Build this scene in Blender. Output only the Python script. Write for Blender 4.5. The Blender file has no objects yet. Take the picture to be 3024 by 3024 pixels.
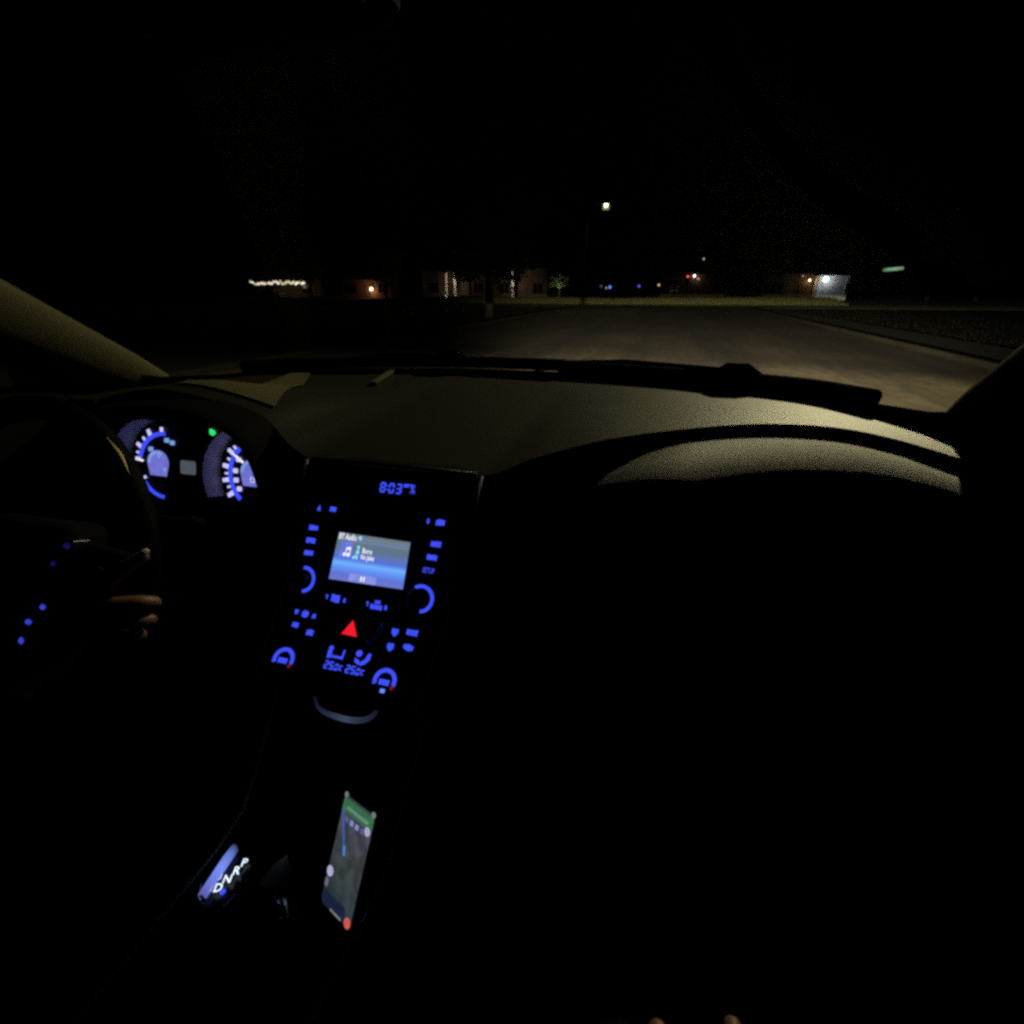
import bpy, bmesh, math, random
from mathutils import Vector, Matrix

# ------------------------------------------------------------------ camera
sc = bpy.context.scene
COL = sc.collection
R = math.radians
rng = random.Random(7)

cam_d = bpy.data.cameras.new('camera')
cam_d.sensor_fit = 'HORIZONTAL'
cam_d.sensor_width = 36.0
cam_d.lens = 18.0                       # 90 degrees across
cam_d.clip_start = 0.01
cam_d.clip_end = 3000
cam = bpy.data.objects.new('camera', cam_d)
COL.objects.link(cam)
cam.location = (0.3586, -0.57, 1.37)
cam.rotation_euler = (R(90 - 23.4), 0, R(16))
sc.camera = cam

# ------------------------------------------------------------------ night sky
world = bpy.data.worlds.new('World')
sc.world = world
world.use_nodes = True
wn = world.node_tree
wbg = wn.nodes['Background']
sky = wn.nodes.new('ShaderNodeTexSky')
sky.sky_type = 'NISHITA'
sky.sun_disc = False
sky.sun_elevation = R(-4)
sky.sun_rotation = R(200)
wn.links.new(sky.outputs[0], wbg.inputs[0])
wbg.inputs[1].default_value = 0.0012
SUN = bpy.data.lights.new('moonlight', 'SUN')       # what is left of daylight
SUN.energy = 0.0006
SUN.angle = R(0.5)
SUN.color = (1.0, 0.95, 0.88)
sun_o = bpy.data.objects.new('moonlight', SUN)
COL.objects.link(sun_o)
sun_o.rotation_euler = (R(50), 0, R(200))

sc.view_settings.view_transform = 'Standard'
sc.view_settings.look = 'None'
sc.view_settings.exposure = 0
sc.view_settings.gamma = 1
sc.view_settings.use_curve_mapping = False
sc.render.engine = 'CYCLES'
sc.cycles.use_denoising = False
sc.cycles.pixel_filter_type = 'BLACKMAN_HARRIS'
sc.cycles.filter_width = 2.8
sc.cycles.max_bounces = 4
sc.cycles.transparent_max_bounces = 16
sc.cycles.caustics_reflective = False
sc.cycles.caustics_refractive = False
sc.cycles.sample_clamp_indirect = 1.0
sc.cycles.sample_clamp_direct = 5.0

# light levels
LAMP_NEAR = 2900.0
LAMP_FAR = 60.0
BEAM = 13500.0

# ------------------------------------------------------------------ helpers
def tag(o, label=None, cat=None, group=None, kind=None):
    if label: o['label'] = label
    if cat: o['category'] = cat
    if group: o['group'] = group
    if kind: o['kind'] = kind
    return o

def empty(name, loc=(0, 0, 0), label=None, cat=None, group=None, parent=None):
    o = bpy.data.objects.new(name, None)
    o.empty_display_size = 0.1
    COL.objects.link(o)
    o.location = loc
    o.parent = parent
    return tag(o, label, cat, group)

def copy_tree(o, parent=None):
    c = o.copy()
    COL.objects.link(c)
    c.parent = parent
    for ch in o.children:
        copy_tree(ch, c)
    return c

def lamp(name, kind, loc, parent, energy, color, **kw):
    l = bpy.data.lights.new(name, kind)
    l.energy = energy
    l.color = color
    for k, v in kw.items(): setattr(l, k, v)
    o = bpy.data.objects.new(name, l)
    COL.objects.link(o)
    o.location = loc
    o.parent = parent
    return o

def aim(o, target):
    d = Vector(target) - o.location
    o.rotation_euler = d.to_track_quat('-Z', 'Y').to_euler()

def beam_profile(ld):
    """low beam: dark above the cut-off, strongest just below it"""
    ld.use_nodes = True
    nt = ld.node_tree; em = nt.nodes['Emission']
    ge = nt.nodes.new('ShaderNodeNewGeometry'); sp = nt.nodes.new('ShaderNodeSeparateXYZ')
    nt.links.new(ge.outputs['Incoming'], sp.inputs[0])
    cut = nt.nodes.new('ShaderNodeMapRange'); cut.interpolation_type = 'SMOOTHSTEP'
    cut.inputs['From Min'].default_value = 0.0035; cut.inputs['From Max'].default_value = -0.010
    cut.inputs['To Min'].default_value = 0.0; cut.inputs['To Max'].default_value = 1.0
    nt.links.new(sp.outputs[2], cut.inputs['Value'])
    ab = nt.nodes.new('ShaderNodeMath'); ab.operation = 'ABSOLUTE'; nt.links.new(sp.outputs[2], ab.inputs[0])
    ad = nt.nodes.new('ShaderNodeMath'); ad.operation = 'ADD'; ad.inputs[1].default_value = 0.02; nt.links.new(ab.outputs[0], ad.inputs[0])
    dv = nt.nodes.new('ShaderNodeMath'); dv.operation = 'DIVIDE'; dv.inputs[0].default_value = 0.10; nt.links.new(ad.outputs[0], dv.inputs[1])
    mu = nt.nodes.new('ShaderNodeMath'); mu.operation = 'MULTIPLY'; nt.links.new(cut.outputs[0], mu.inputs[0]); nt.links.new(dv.outputs[0], mu.inputs[1])
    nt.links.new(mu.outputs[0], em.inputs['Strength'])

class Frame:
    """a flat face: u across, v down, h out of it"""
    def __init__(s, O, recline=0.0, X=None, D=None):
        t = R(recline)
        s.O = Vector(O)
        s.X = Vector(X).normalized() if X else Vector((1, 0, 0))
        s.D = Vector(D).normalized() if D else Vector((0, -math.sin(t), -math.cos(t)))
        s.N = s.D.cross(s.X).normalized()
    def p(s, u, v, h=0.0):
        return s.O + s.X * u + s.D * v + s.N * h

class MB:
    def __init__(s):
        s.v = []; s.f = []; s.smooth = set()
    def add(s, verts, faces, smooth=False):
        b = len(s.v)
        s.v += [tuple(q) for q in verts]
        for f in faces:
            if smooth: s.smooth.add(len(s.f))
            s.f.append(tuple(i + b for i in f))
        return s
    def box(s, c, d, rz=0.0):
        cx, cy, cz = c; dx, dy, dz = (q / 2 for q in d)
        ca, sa = math.cos(rz), math.sin(rz)
        vs = []
        for z in (-dz, dz):
            for x, y in ((-dx, -dy), (dx, -dy), (dx, dy), (-dx, dy)):
                vs.append((cx + x * ca - y * sa, cy + x * sa + y * ca, cz + z))
        return s.add(vs, [(3, 2, 1, 0), (4, 5, 6, 7), (0, 1, 5, 4), (1, 2, 6, 5), (2, 3, 7, 6), (3, 0, 4, 7)])
    def prism(s, fr, poly, h0, h1, smooth=False):
        n = len(poly)
        vs = [fr.p(u, v, h0) for u, v in poly] + [fr.p(u, v, h1) for u, v in poly]
        fs = [tuple(range(n)), tuple(range(2 * n - 1, n - 1, -1))]
        fs += [(i, (i + 1) % n, n + (i + 1) % n, n + i) for i in range(n)]
        return s.add(vs, fs, smooth)
    def plate(s, fr, u0, u1, v0, v1, h0, h1, r=0.0, k=4):
        if r <= 0:
            return s.prism(fr, [(u0, v0), (u1, v0), (u1, v1), (u0, v1)], h0, h1)
        poly = []
        for cu, cv, a0 in ((u1 - r, v0 + r, -90), (u1 - r, v1 - r, 0), (u0 + r, v1 - r, 90), (u0 + r, v0 + r, 180)):
            for i in range(k + 1):
                a = R(a0 + 90 * i / k)
                poly.append((cu + r * math.cos(a), cv + r * math.sin(a)))
        return s.prism(fr, poly, h0, h1)
    def arc(s, fr, cu, cv, r0, r1, a0, a1, h0, h1, n=24):
        """ring sector; angles clockwise from 12 o'clock in degrees"""
        vs = []; fs = []
        for i in range(n + 1):
            a = R(a0 + (a1 - a0) * i / n)
            su, sv = math.sin(a), -math.cos(a)
            for r, h in ((r0, h0), (r1, h0), (r1, h1), (r0, h1)):
                vs.append(fr.p(cu + r * su, cv + r * sv, h))
        for i in range(n):
            b = i * 4
            for k in range(4):
                fs.append((b + k, b + (k + 1) % 4, b + 4 + (k + 1) % 4, b + 4 + k))
        fs += [(0, 1, 2, 3), (n * 4 + 3, n * 4 + 2, n * 4 + 1, n * 4)]
        return s.add(vs, fs)
    def lathe(s, fr, cu, cv, prof, n=32, smooth=True):
        """prof: list of (radius, h)"""
        vs = []; fs = []
        for r, h in prof:
            for i in range(n):
                a = 2 * math.pi * i / n
                vs.append(fr.p(cu + r * math.cos(a), cv + r * math.sin(a), h))
        for j in range(len(prof) - 1):
            for i in range(n):
                fs.append((j * n + i, j * n + (i + 1) % n, (j + 1) * n + (i + 1) % n, (j + 1) * n + i))
        fs.append(tuple(range((len(prof) - 1) * n, len(prof) * n)))
        return s.add(vs, fs, smooth)
    def tube(s, pts, rad, n=8, caps=True, smooth=True, flat=None):
        pts = [Vector(q) for q in pts]
        rs = rad if isinstance(rad, (list, tuple)) else [rad] * len(pts)
        vs = []; fs = []
        up = None
        for i, q in enumerate(pts):
            t = (pts[min(i + 1, len(pts) - 1)] - pts[max(i - 1, 0)]).normalized()
            if up is None:
                up = Vector((0, 0, 1)) if abs(t.z) < 0.9 else Vector((0, 1, 0))
            a = t.cross(up).normalized()
            b = a.cross(t).normalized()
            up = b
            for k in range(n):
                an = 2 * math.pi * k / n
                vs.append(q + a * math.cos(an) * rs[i] + b * math.sin(an) * rs[i] * (flat or 1))
        m = len(pts)
        for i in range(m - 1):
            for k in range(n):
                fs.append((i * n + k, i * n + (k + 1) % n, (i + 1) * n + (k + 1) % n, (i + 1) * n + k))
        if caps:
            fs.append(tuple(range(n - 1, -1, -1)))
            fs.append(tuple(range((m - 1) * n, m * n)))
        return s.add(vs, fs, smooth)
    def grid(s, rows, smooth=True, flip=False):
        n = len(rows[0]); vs = [q for r in rows for q in r]; fs = []
        for i in range(len(rows) - 1):
            for k in range(n - 1):
                f = (i * n + k, i * n + k + 1, (i + 1) * n + k + 1, (i + 1) * n + k)
                fs.append(f[::-1] if flip else f)
        return s.add(vs, fs, smooth)
    def mesh(s, name):
        me = bpy.data.meshes.new(name)
        me.from_pydata(s.v, [], s.f)
        for i, p in enumerate(me.polygons):
            p.use_smooth = i in s.smooth
        bm = bmesh.new(); bm.from_mesh(me)
        bmesh.ops.recalc_face_normals(bm, faces=bm.faces)
        bm.to_mesh(me); bm.free()
        return me
    def build(s, name, material, parent=None, bevel=0.0, thick=0.0, sub=0):
        o = bpy.data.objects.new(name, s.mesh(name))
        COL.objects.link(o)
        o.data.materials.append(material)
        o.parent = parent
        if parent is not None and parent.type == 'EMPTY' and parent.parent is None:
            o.location = -Vector(parent.location) if not parent.get('local') else (0, 0, 0)
        if thick:
            m = o.modifiers.new('solid', 'SOLIDIFY'); m.thickness = thick; m.offset = 0
        if bevel:
            m = o.modifiers.new('bevel', 'BEVEL'); m.width = bevel; m.segments = 2; m.limit_method = 'ANGLE'
        if sub:
            m = o.modifiers.new('sub', 'SUBSURF'); m.levels = sub; m.render_levels = sub
        return o

_mats = {}
def mat(name, col, rough=0.6, spec=0.5, metal=0.0, vary=0.25, scale=40.0, bump=0.15, coat=0.0):
    if name in _mats: return _mats[name]
    m = bpy.data.materials.new(name); m.use_nodes = True
    nt = m.node_tree; b = nt.nodes['Principled BSDF']
    b.inputs['Roughness'].default_value = rough
    b.inputs['Specular IOR Level'].default_value = spec
    b.inputs['Metallic'].default_value = metal
    b.inputs['Coat Weight'].default_value = coat
    tc = nt.nodes.new('ShaderNodeTexCoord')
    nz = nt.nodes.new('ShaderNodeTexNoise'); nz.inputs['Scale'].default_value = scale
    nz.inputs['Detail'].default_value = 5
    nt.links.new(tc.outputs['Object'], nz.inputs['Vector'])
    mx = nt.nodes.new('ShaderNodeMix'); mx.data_type = 'RGBA'
    mx.inputs[6].default_value = tuple(c * (1 - vary) for c in col) + (1,)
    mx.inputs[7].default_value = tuple(min(1, c * (1 + vary)) for c in col) + (1,)
    nt.links.new(nz.outputs[0], mx.inputs[0])
    nt.links.new(mx.outputs[2], b.inputs['Base Color'])
    if bump:
        bp = nt.nodes.new('ShaderNodeBump'); bp.inputs['Strength'].default_value = bump
        bp.inputs['Distance'].default_value = 0.002
        n2 = nt.nodes.new('ShaderNodeTexNoise'); n2.inputs['Scale'].default_value = scale * 8
        nt.links.new(tc.outputs['Object'], n2.inputs['Vector'])
        nt.links.new(n2.outputs[0], bp.inputs['Height'])
        nt.links.new(bp.outputs[0], b.inputs['Normal'])
    _mats[name] = m
    return m

def stain(m):
    """worn wheel tracks along the road and blotchy repairs"""
    nt = m.node_tree; b = nt.nodes['Principled BSDF']
    src = b.inputs['Base Color'].links[0].from_socket
    tc = nt.nodes.new('ShaderNodeTexCoord')
    for sc_, size, lo in (((1.1, .05, 1), 1.0, .55), ((.5, .22, 1), 1.0, .50), ((6, 2.2, 1), 1.0, .72)):
        mp = nt.nodes.new('ShaderNodeMapping'); mp.inputs['Scale'].default_value = sc_
        nt.links.new(tc.outputs['Object'], mp.inputs['Vector'])
        nz = nt.nodes.new('ShaderNodeTexNoise'); nz.inputs['Scale'].default_value = size; nz.inputs['Detail'].default_value = 4
        nt.links.new(mp.outputs[0], nz.inputs['Vector'])
        mr = nt.nodes.new('ShaderNodeMapRange'); mr.inputs['From Min'].default_value = .36; mr.inputs['From Max'].default_value = .64
        mr.inputs['To Min'].default_value = lo; mr.inputs['To Max'].default_value = 1.25
        nt.links.new(nz.outputs[0], mr.inputs['Value'])
        mx = nt.nodes.new('ShaderNodeMix'); mx.data_type = 'RGBA'; mx.blend_type = 'MULTIPLY'; mx.inputs[0].default_value = 1
        nt.links.new(src, mx.inputs[6]); nt.links.new(mr.outputs[0], mx.inputs[7]); src = mx.outputs[2]
    nt.links.new(src, b.inputs['Base Color'])

def glow(name, col, strength=1.0):
    if name in _mats: return _mats[name]
    m = bpy.data.materials.new(name); m.use_nodes = True
    nt = m.node_tree; nt.nodes.remove(nt.nodes['Principled BSDF'])
    e = nt.nodes.new('ShaderNodeEmission')
    tc = nt.nodes.new('ShaderNodeTexCoord')
    nz = nt.nodes.new('ShaderNodeTexNoise'); nz.inputs['Scale'].default_value = 120
    nt.links.new(tc.outputs['Object'], nz.inputs['Vector'])
    mx = nt.nodes.new('ShaderNodeMix'); mx.data_type = 'RGBA'
    mx.inputs[6].default_value = tuple(c * 0.72 for c in col) + (1,)
    mx.inputs[7].default_value = tuple(c * 1.25 for c in col) + (1,)
    nt.links.new(nz.outputs[0], mx.inputs[0])
    nt.links.new(mx.outputs[2], e.inputs[0])
    e.inputs[1].default_value = strength
    nt.links.new(e.outputs[0], nt.nodes['Material Output'].inputs[0])
    _mats[name] = m
    return m

def picture(name, axis, stops, strength=1.0, mottle=0.0, mscale=30.0):
    """a lit display whose picture is a ramp along one generated axis, with mottled areas"""
    m = bpy.data.materials.new(name); m.use_nodes = True
    nt = m.node_tree; nt.nodes.remove(nt.nodes['Principled BSDF'])
    e = nt.nodes.new('ShaderNodeEmission')
    tc = nt.nodes.new('ShaderNodeTexCoord')
    sp = nt.nodes.new('ShaderNodeSeparateXYZ')
    nt.links.new(tc.outputs['Generated'], sp.inputs[0])
    rp = nt.nodes.new('ShaderNodeValToRGB')
    el = rp.color_ramp.elements
    while len(el) > 1: el.remove(el[-1])
    el[0].position = stops[0][0]; el[0].color = tuple(stops[0][1]) + (1,)
    for p, c in stops[1:]:
        q = el.new(p); q.color = tuple(c) + (1,)
    nt.links.new(sp.outputs[axis], rp.inputs[0])
    out = rp.outputs[0]
    if mottle:
        nz = nt.nodes.new('ShaderNodeTexNoise'); nz.inputs['Scale'].default_value = mscale
        nz.inputs['Detail'].default_value = 3
        nt.links.new(tc.outputs['Object'], nz.inputs['Vector'])
        rr = nt.nodes.new('ShaderNodeValToRGB')
        rr.color_ramp.elements[0].position = 0.38
        rr.color_ramp.elements[0].color = (1 - mottle,) * 3 + (1,)
        rr.color_ramp.elements[1].position = 0.62
        nt.links.new(nz.outputs[0], rr.inputs[0])
        mu = nt.nodes.new('ShaderNodeMix'); mu.data_type = 'RGBA'; mu.blend_type = 'MULTIPLY'
        mu.inputs[0].default_value = 1
        nt.links.new(out, mu.inputs[6]); nt.links.new(rr.outputs[0], mu.inputs[7])
        out = mu.outputs[2]
    nt.links.new(out, e.inputs[0])
    e.inputs[1].default_value = strength
    nt.links.new(e.outputs[0], nt.nodes['Material Output'].inputs[0])
    return m

def glass(name, tint=(0.8, 0.84, 0.78), refl=1.0):
    m = bpy.data.materials.new(name); m.use_nodes = True
    nt = m.node_tree; nt.nodes.remove(nt.nodes['Principled BSDF'])
    tr = nt.nodes.new('ShaderNodeBsdfTransparent'); tr.inputs[0].default_value = tint + (1,)
    gl = nt.nodes.new('ShaderNodeBsdfGlossy'); gl.inputs['Roughness'].default_value = 0.03
    fr = nt.nodes.new('ShaderNodeFresnel'); fr.inputs[0].default_value = 1.45
    mu = nt.nodes.new('ShaderNodeMath'); mu.operation = 'MULTIPLY'; mu.inputs[1].default_value = refl
    nt.links.new(fr.outputs[0], mu.inputs[0])
    mx = nt.nodes.new('ShaderNodeMixShader')
    nt.links.new(mu.outputs[0], mx.inputs[0])
    nt.links.new(tr.outputs[0], mx.inputs[1]); nt.links.new(gl.outputs[0], mx.inputs[2])
    nt.links.new(mx.outputs[0], nt.nodes['Material Output'].inputs[0])
    return m

def text_mesh(mb, fr, s, u, v, size, h=0.0012, width=1.0, align='CENTER'):
    """lettering laid on a face; (u, v) is its middle"""
    c = bpy.data.curves.new('t', 'FONT'); c.body = s; c.size = 1.0
    c.align_x = 'CENTER'; c.align_y = 'CENTER'; c.resolution_u = 2; c.offset = .022
    o = bpy.data.objects.new('t', c); COL.objects.link(o)
    bpy.context.view_layer.update()
    me = bpy.data.meshes.new_from_object(o.evaluated_get(bpy.context.evaluated_depsgraph_get()))
    bpy.data.objects.remove(o); bpy.data.curves.remove(c)
    mb.add([fr.p(u + q.co.x * size * width, v - q.co.y * size, h) for q in me.vertices],
           [tuple(p.vertices) for p in me.polygons])
    bpy.data.meshes.remove(me)
    return mb

def lerp_curve(pts, x):
    if x <= pts[0][0]: return pts[0][1]
    for (x0, y0), (x1, y1) in zip(pts, pts[1:]):
        if x <= x1:
            t = (x - x0) / (x1 - x0)
            return y0 + (y1 - y0) * t
    return pts[-1][1]

def smooth_curve(pts, x):
    """Catmull-Rom style smooth interpolation"""
    n = len(pts)
    if x <= pts[0][0]: return pts[0][1]
    if x >= pts[-1][0]: return pts[-1][1]
    for i in range(n - 1):
        if x <= pts[i + 1][0]:
            break
    x0, y0 = pts[i]; x1, y1 = pts[i + 1]
    m0 = (y1 - pts[i - 1][1]) / (x1 - pts[i - 1][0]) if i > 0 else (y1 - y0) / (x1 - x0)
    m1 = (pts[i + 2][1] - y0) / (pts[i + 2][0] - x0) if i + 2 < n else (y1 - y0) / (x1 - x0)
    d = x1 - x0; t = (x - x0) / d
    return ((2*t**3 - 3*t**2 + 1) * y0 + (t**3 - 2*t**2 + t) * d * m0 + (-2*t**3 + 3*t**2) * y1 + (t**3 - t**2) * d * m1)

# ------------------------------------------------------------------ materials
M_ASPH = mat('asphalt', (0.066, 0.050, 0.033), 0.85, 0.3, vary=0.6, scale=.42, bump=0.6)
stain(M_ASPH)
M_GRASSV = mat('verge grass', (0.010, 0.0105, 0.005), 0.9, 0.1, vary=.4, scale=3, bump=0)
M_GRASSG = mat('grass ground', (0.016, 0.018, 0.008), 0.95, 0.1, vary=0.5, scale=0.6)
M_GRASS = mat('grass blades', (0.11, 0.11, 0.042), 0.8, 0.2, vary=0.4, scale=3.0, bump=0)
M_KERB = mat('kerb concrete', (0.022, 0.019, 0.013), 0.9, 0.1, scale=1.2, vary=.6)
M_PAINT = mat('worn road paint', (0.11, 0.10, 0.075), 0.7, 0.3, scale=6, vary=0.35)
M_PAVE = mat('pavement', (0.010, 0.009, 0.006), 0.85, 0.3, scale=3)
M_PLAST = mat('black plastic', (0.004, 0.004, 0.0045), 0.8, 0.05)
M_GLOSSB = mat('gloss black plastic', (0.006, 0.006, 0.007), 0.28, 0.4, bump=0.02)
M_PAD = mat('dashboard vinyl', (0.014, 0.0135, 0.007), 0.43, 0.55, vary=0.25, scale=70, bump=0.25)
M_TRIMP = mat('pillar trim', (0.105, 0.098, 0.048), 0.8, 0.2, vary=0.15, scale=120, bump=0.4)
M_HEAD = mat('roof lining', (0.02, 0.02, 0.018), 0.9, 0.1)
M_RUB = mat('wiper rubber', (0.003, 0.003, 0.003), 0.9, 0.02)
M_CHROME = mat('satin metal', (0.45, 0.46, 0.5), 0.35, 0.5, metal=1.0, bump=0.05)
M_GREYT = mat('grey trim', (0.016, 0.016, 0.017), 0.5, 0.25)
M_SEAT = mat('seat cloth', (0.012, 0.012, 0.013), 0.9, 0.1, scale=90, bump=0.5)
M_PAINTCAR = mat('car paint', (0.02, 0.022, 0.025), 0.3, 0.5, coat=0.6, bump=0)
M_TUBE = mat('dial tube', (0.34, 0.34, 0.38), 0.5, 0.5, bump=0.05)
M_DIAL = mat('dial face', (0.008, 0.008, 0.010), 0.5, 0.3)
M_LEATH = mat('wheel leather', (0.002, 0.0018, 0.0015), 0.5, 0.03, scale=120, bump=0.4)
M_SKIN = mat('skin', (0.18, 0.082, 0.042), 0.5, 0.4, vary=0.15, scale=60, bump=0.2)
M_CLOTH = mat('dark cloth', (0.012, 0.013, 0.018), 0.9, 0.1, scale=150, bump=0.5)
M_NAIL = mat('nail', (0.55, 0.40, 0.33), 0.3, 0.5, bump=0)
M_HAIR = mat('hair', (0.008, 0.006, 0.005), 0.6, 0.3, scale=200, bump=0.6)

BLUE = glow('blue backlight', (0.050, 0.080, 0.95), 1.0)
BLUEH = glow('bright blue backlight', (0.16, 0.26, 1.15), 1.0)
BLUEW = glow('wheel button light', (.034, .052, .58), 1.0)
BLUED = glow('dim blue backlight', (0.006, 0.006, 0.07), 1.0)
WHITE = glow('white dial marks', (0.60, 0.58, 1.0), 1.0)
WHITEN = glow('needle light', (0.95, 0.92, 1.0), 1.1)
LCD = glow('dial display', (0.16, 0.17, 0.62), 1.0)
LCDE = glow('dial display edge', (0.20, 0.34, 0.75), 1.0)
GREEN = glow('green indicator', (0.03, 0.85, 0.20), 1.0)
GREYD = glow('grey display', (0.07, 0.085, 0.10), 1.0)
GREYB = glow('pale display marks', (0.24, 0.33, 0.37), 1.0)
RED = glow('red hazard light', (0.95, 0.012, 0.030), 1.0)
REDD = glow('dim red mark', (0.16, 0.012, 0.022), 1.0)

# ------------------------------------------------------------------ ground, road, verge
def structure(mb, name, m, parent=None, **kw):
    o = mb.build(name, m, parent, **kw)
    if parent is None: o['kind'] = 'structure'
    return o

g = MB(); g.add([(-900, -300, 0), (900, -300, 0), (900, 1500, 0), (-900, 1500, 0)], [(0, 1, 2, 3)])
structure(g, 'ground', M_GRASSG)
XL, XR, YE = -7.4, 6.3, 55.0
g = MB(); g.add([(XL, -60, .004), (XR, -60, .004), (XR, 44, .004), (XL, 44, .004)], [(0, 1, 2, 3)])
structure(g, 'road', M_ASPH)
# street crossing at the end, with rounded corners into the road
g = MB()
rows = []
for i in range(13):
    a = R(90 * i / 12)
    rows.append((6.0 * (1 - math.sin(a)), 6.0 * (1 - math.cos(a))))
left = [(XL - 6 + q[0] + 0, 44 + 6 - q[1]) for q in rows]
poly = [(XR, 44.0)]
poly = [(XL, 44.002), (XR, 44.002)] + [(XR + 5 * (1 - math.cos(R(90 * i / 8))), 44.002 + 5 * math.sin(R(90 * i / 8))) for i in range(1, 9)] \
    + [(160, 49.0), (160, YE), (-160, YE), (-160, 49.0)] + [(XL - 5 * (1 - math.cos(R(90 * i / 8))), 44.002 + 5 * math.sin(R(90 * i / 8))) for i in range(8, 0, -1)]
g.add([(x, y, .004) for x, y in poly], [tuple(range(len(poly)))])
structure(g, 'cross_street', M_ASPH)
# kerbs
def kerb(pts, w=0.16, h=0.12):
    b = MB(); n = len(pts)
    for i in range(n - 1):
        p, q = Vector(pts[i] + (0,)), Vector(pts[i + 1] + (0,))
        d = (q - p).normalized(); s = Vector((d.y, -d.x, 0)) * w
        vs = [p, q, q + s, p + s]
        b.add([tuple(v) for v in vs] + [(v.x, v.y, h) for v in vs],
              [(4, 5, 6, 7), (0, 1, 5, 4), (1, 2, 6, 5), (2, 3, 7, 6), (3, 0, 4, 7)])
    return structure(b, 'kerb', M_KERB)
kerb([(XR, -60.), (XR, 44.)] + [(XR + 5 * (1 - math.cos(R(90 * i / 8))), 44 + 5 * math.sin(R(90 * i / 8))) for i in range(1, 9)] + [(150., 49.)])
kerb([(-150., 49.)] + [(XL - 5 * (1 - math.cos(R(90 * i / 8))), 44 + 5 * math.sin(R(90 * i / 8))) for i in range(8, 0, -1)] + [(XL, 44.), (XL, -60.)])
kerb([(150., YE), (-150., YE)][::-1][::-1])
# pavement along the right
g = MB(); g.add([(XR + .16, -60, .06), (XR + 2.2, -60, .06), (XR + 2.2, 43, .06), (XR + .16, 43, .06)], [(0, 1, 2, 3)])
structure(g, 'pavement', M_PAVE)
# painted dashes along the lane edge
lane = empty('lane_marking', (-3.5, 0, 0)); lane['kind'] = 'structure'
for y0 in range(-14, 44, 6):
    b = MB(); b.add([(-3.56, y0, .009), (-3.43, y0, .009), (-3.43, y0 + 2.6, .009), (-3.56, y0 + 2.6, .009)], [(0, 1, 2, 3)])
    b.build('painted_dash', M_PAINT, lane)
b = MB(); b.add([(-3.3, 41.6, .009), (XR - .3, 41.6, .009), (XR - .3, 42.0, .009), (-3.3, 42.0, .009)], [(0, 1, 2, 3)])
b.build('stop_line', M_PAINT, lane)

# grassy bank behind the cross street
def bank_h(x, y):
    t = max(0.0, min(1.0, (y - 56.2) / 5.0))
    e = math.sin(x * .21) * .08 + math.sin(x * .53 + 1) * .05
    return .02 + (0.42 + e) * t * t * (3 - 2 * t)
b = MB()
b.grid([[(x * 2.0, y, bank_h(x * 2.0, y)) for y in (56.0, 56.6, 57.4, 58.4, 59.5, 60.5, 61.5, 64, 75, 100)] for x in range(-70, 60)])
structure(b, 'grass_bank', M_GRASSG)
b = MB()
for i in range(26000):
    x = rng.uniform(-32, 16); y = 56.2 + 7.5 * rng.random() ** 1.3
    z = bank_h(x, y); h = rng.uniform(.10, .34) * (1.5 if rng.random() < .06 else 1)
    a = rng.uniform(0, 6.28); w = rng.uniform(.02, .045)
    lx, ly = rng.gauss(0, .06), rng.gauss(0, .06)
    b.add([(x - w * math.cos(a), y - w * math.sin(a), z), (x + w * math.cos(a), y + w * math.sin(a), z), (x + lx, y + ly, z + h)], [(0, 1, 2)])
o = b.build('grass', M_GRASS); tag(o, 'rough grass on the bank across the end of the road', 'grass', kind='stuff')
b = MB()
for i in range(16000):
    if rng.random() < .8:
        x = XL - .2 - 6 * rng.random() ** 1.6; y = rng.uniform(9, 48)
    else:
        x = XR + 2.3 + 8 * rng.random() ** 1.6; y = rng.uniform(9, 47)
    h = rng.uniform(.03, .09); a = rng.uniform(0, 6.28); w = .02
    b.add([(x - w * math.cos(a), y - w * math.sin(a), 0), (x + w * math.cos(a), y + w * math.sin(a), 0), (x + rng.gauss(0, .05), y + rng.gauss(0, .05), h)], [(0, 1, 2)])
o = b.build('grass', M_GRASSV); tag(o, 'short verge grass along both sides of the road', 'grass', kind='stuff')

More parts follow.
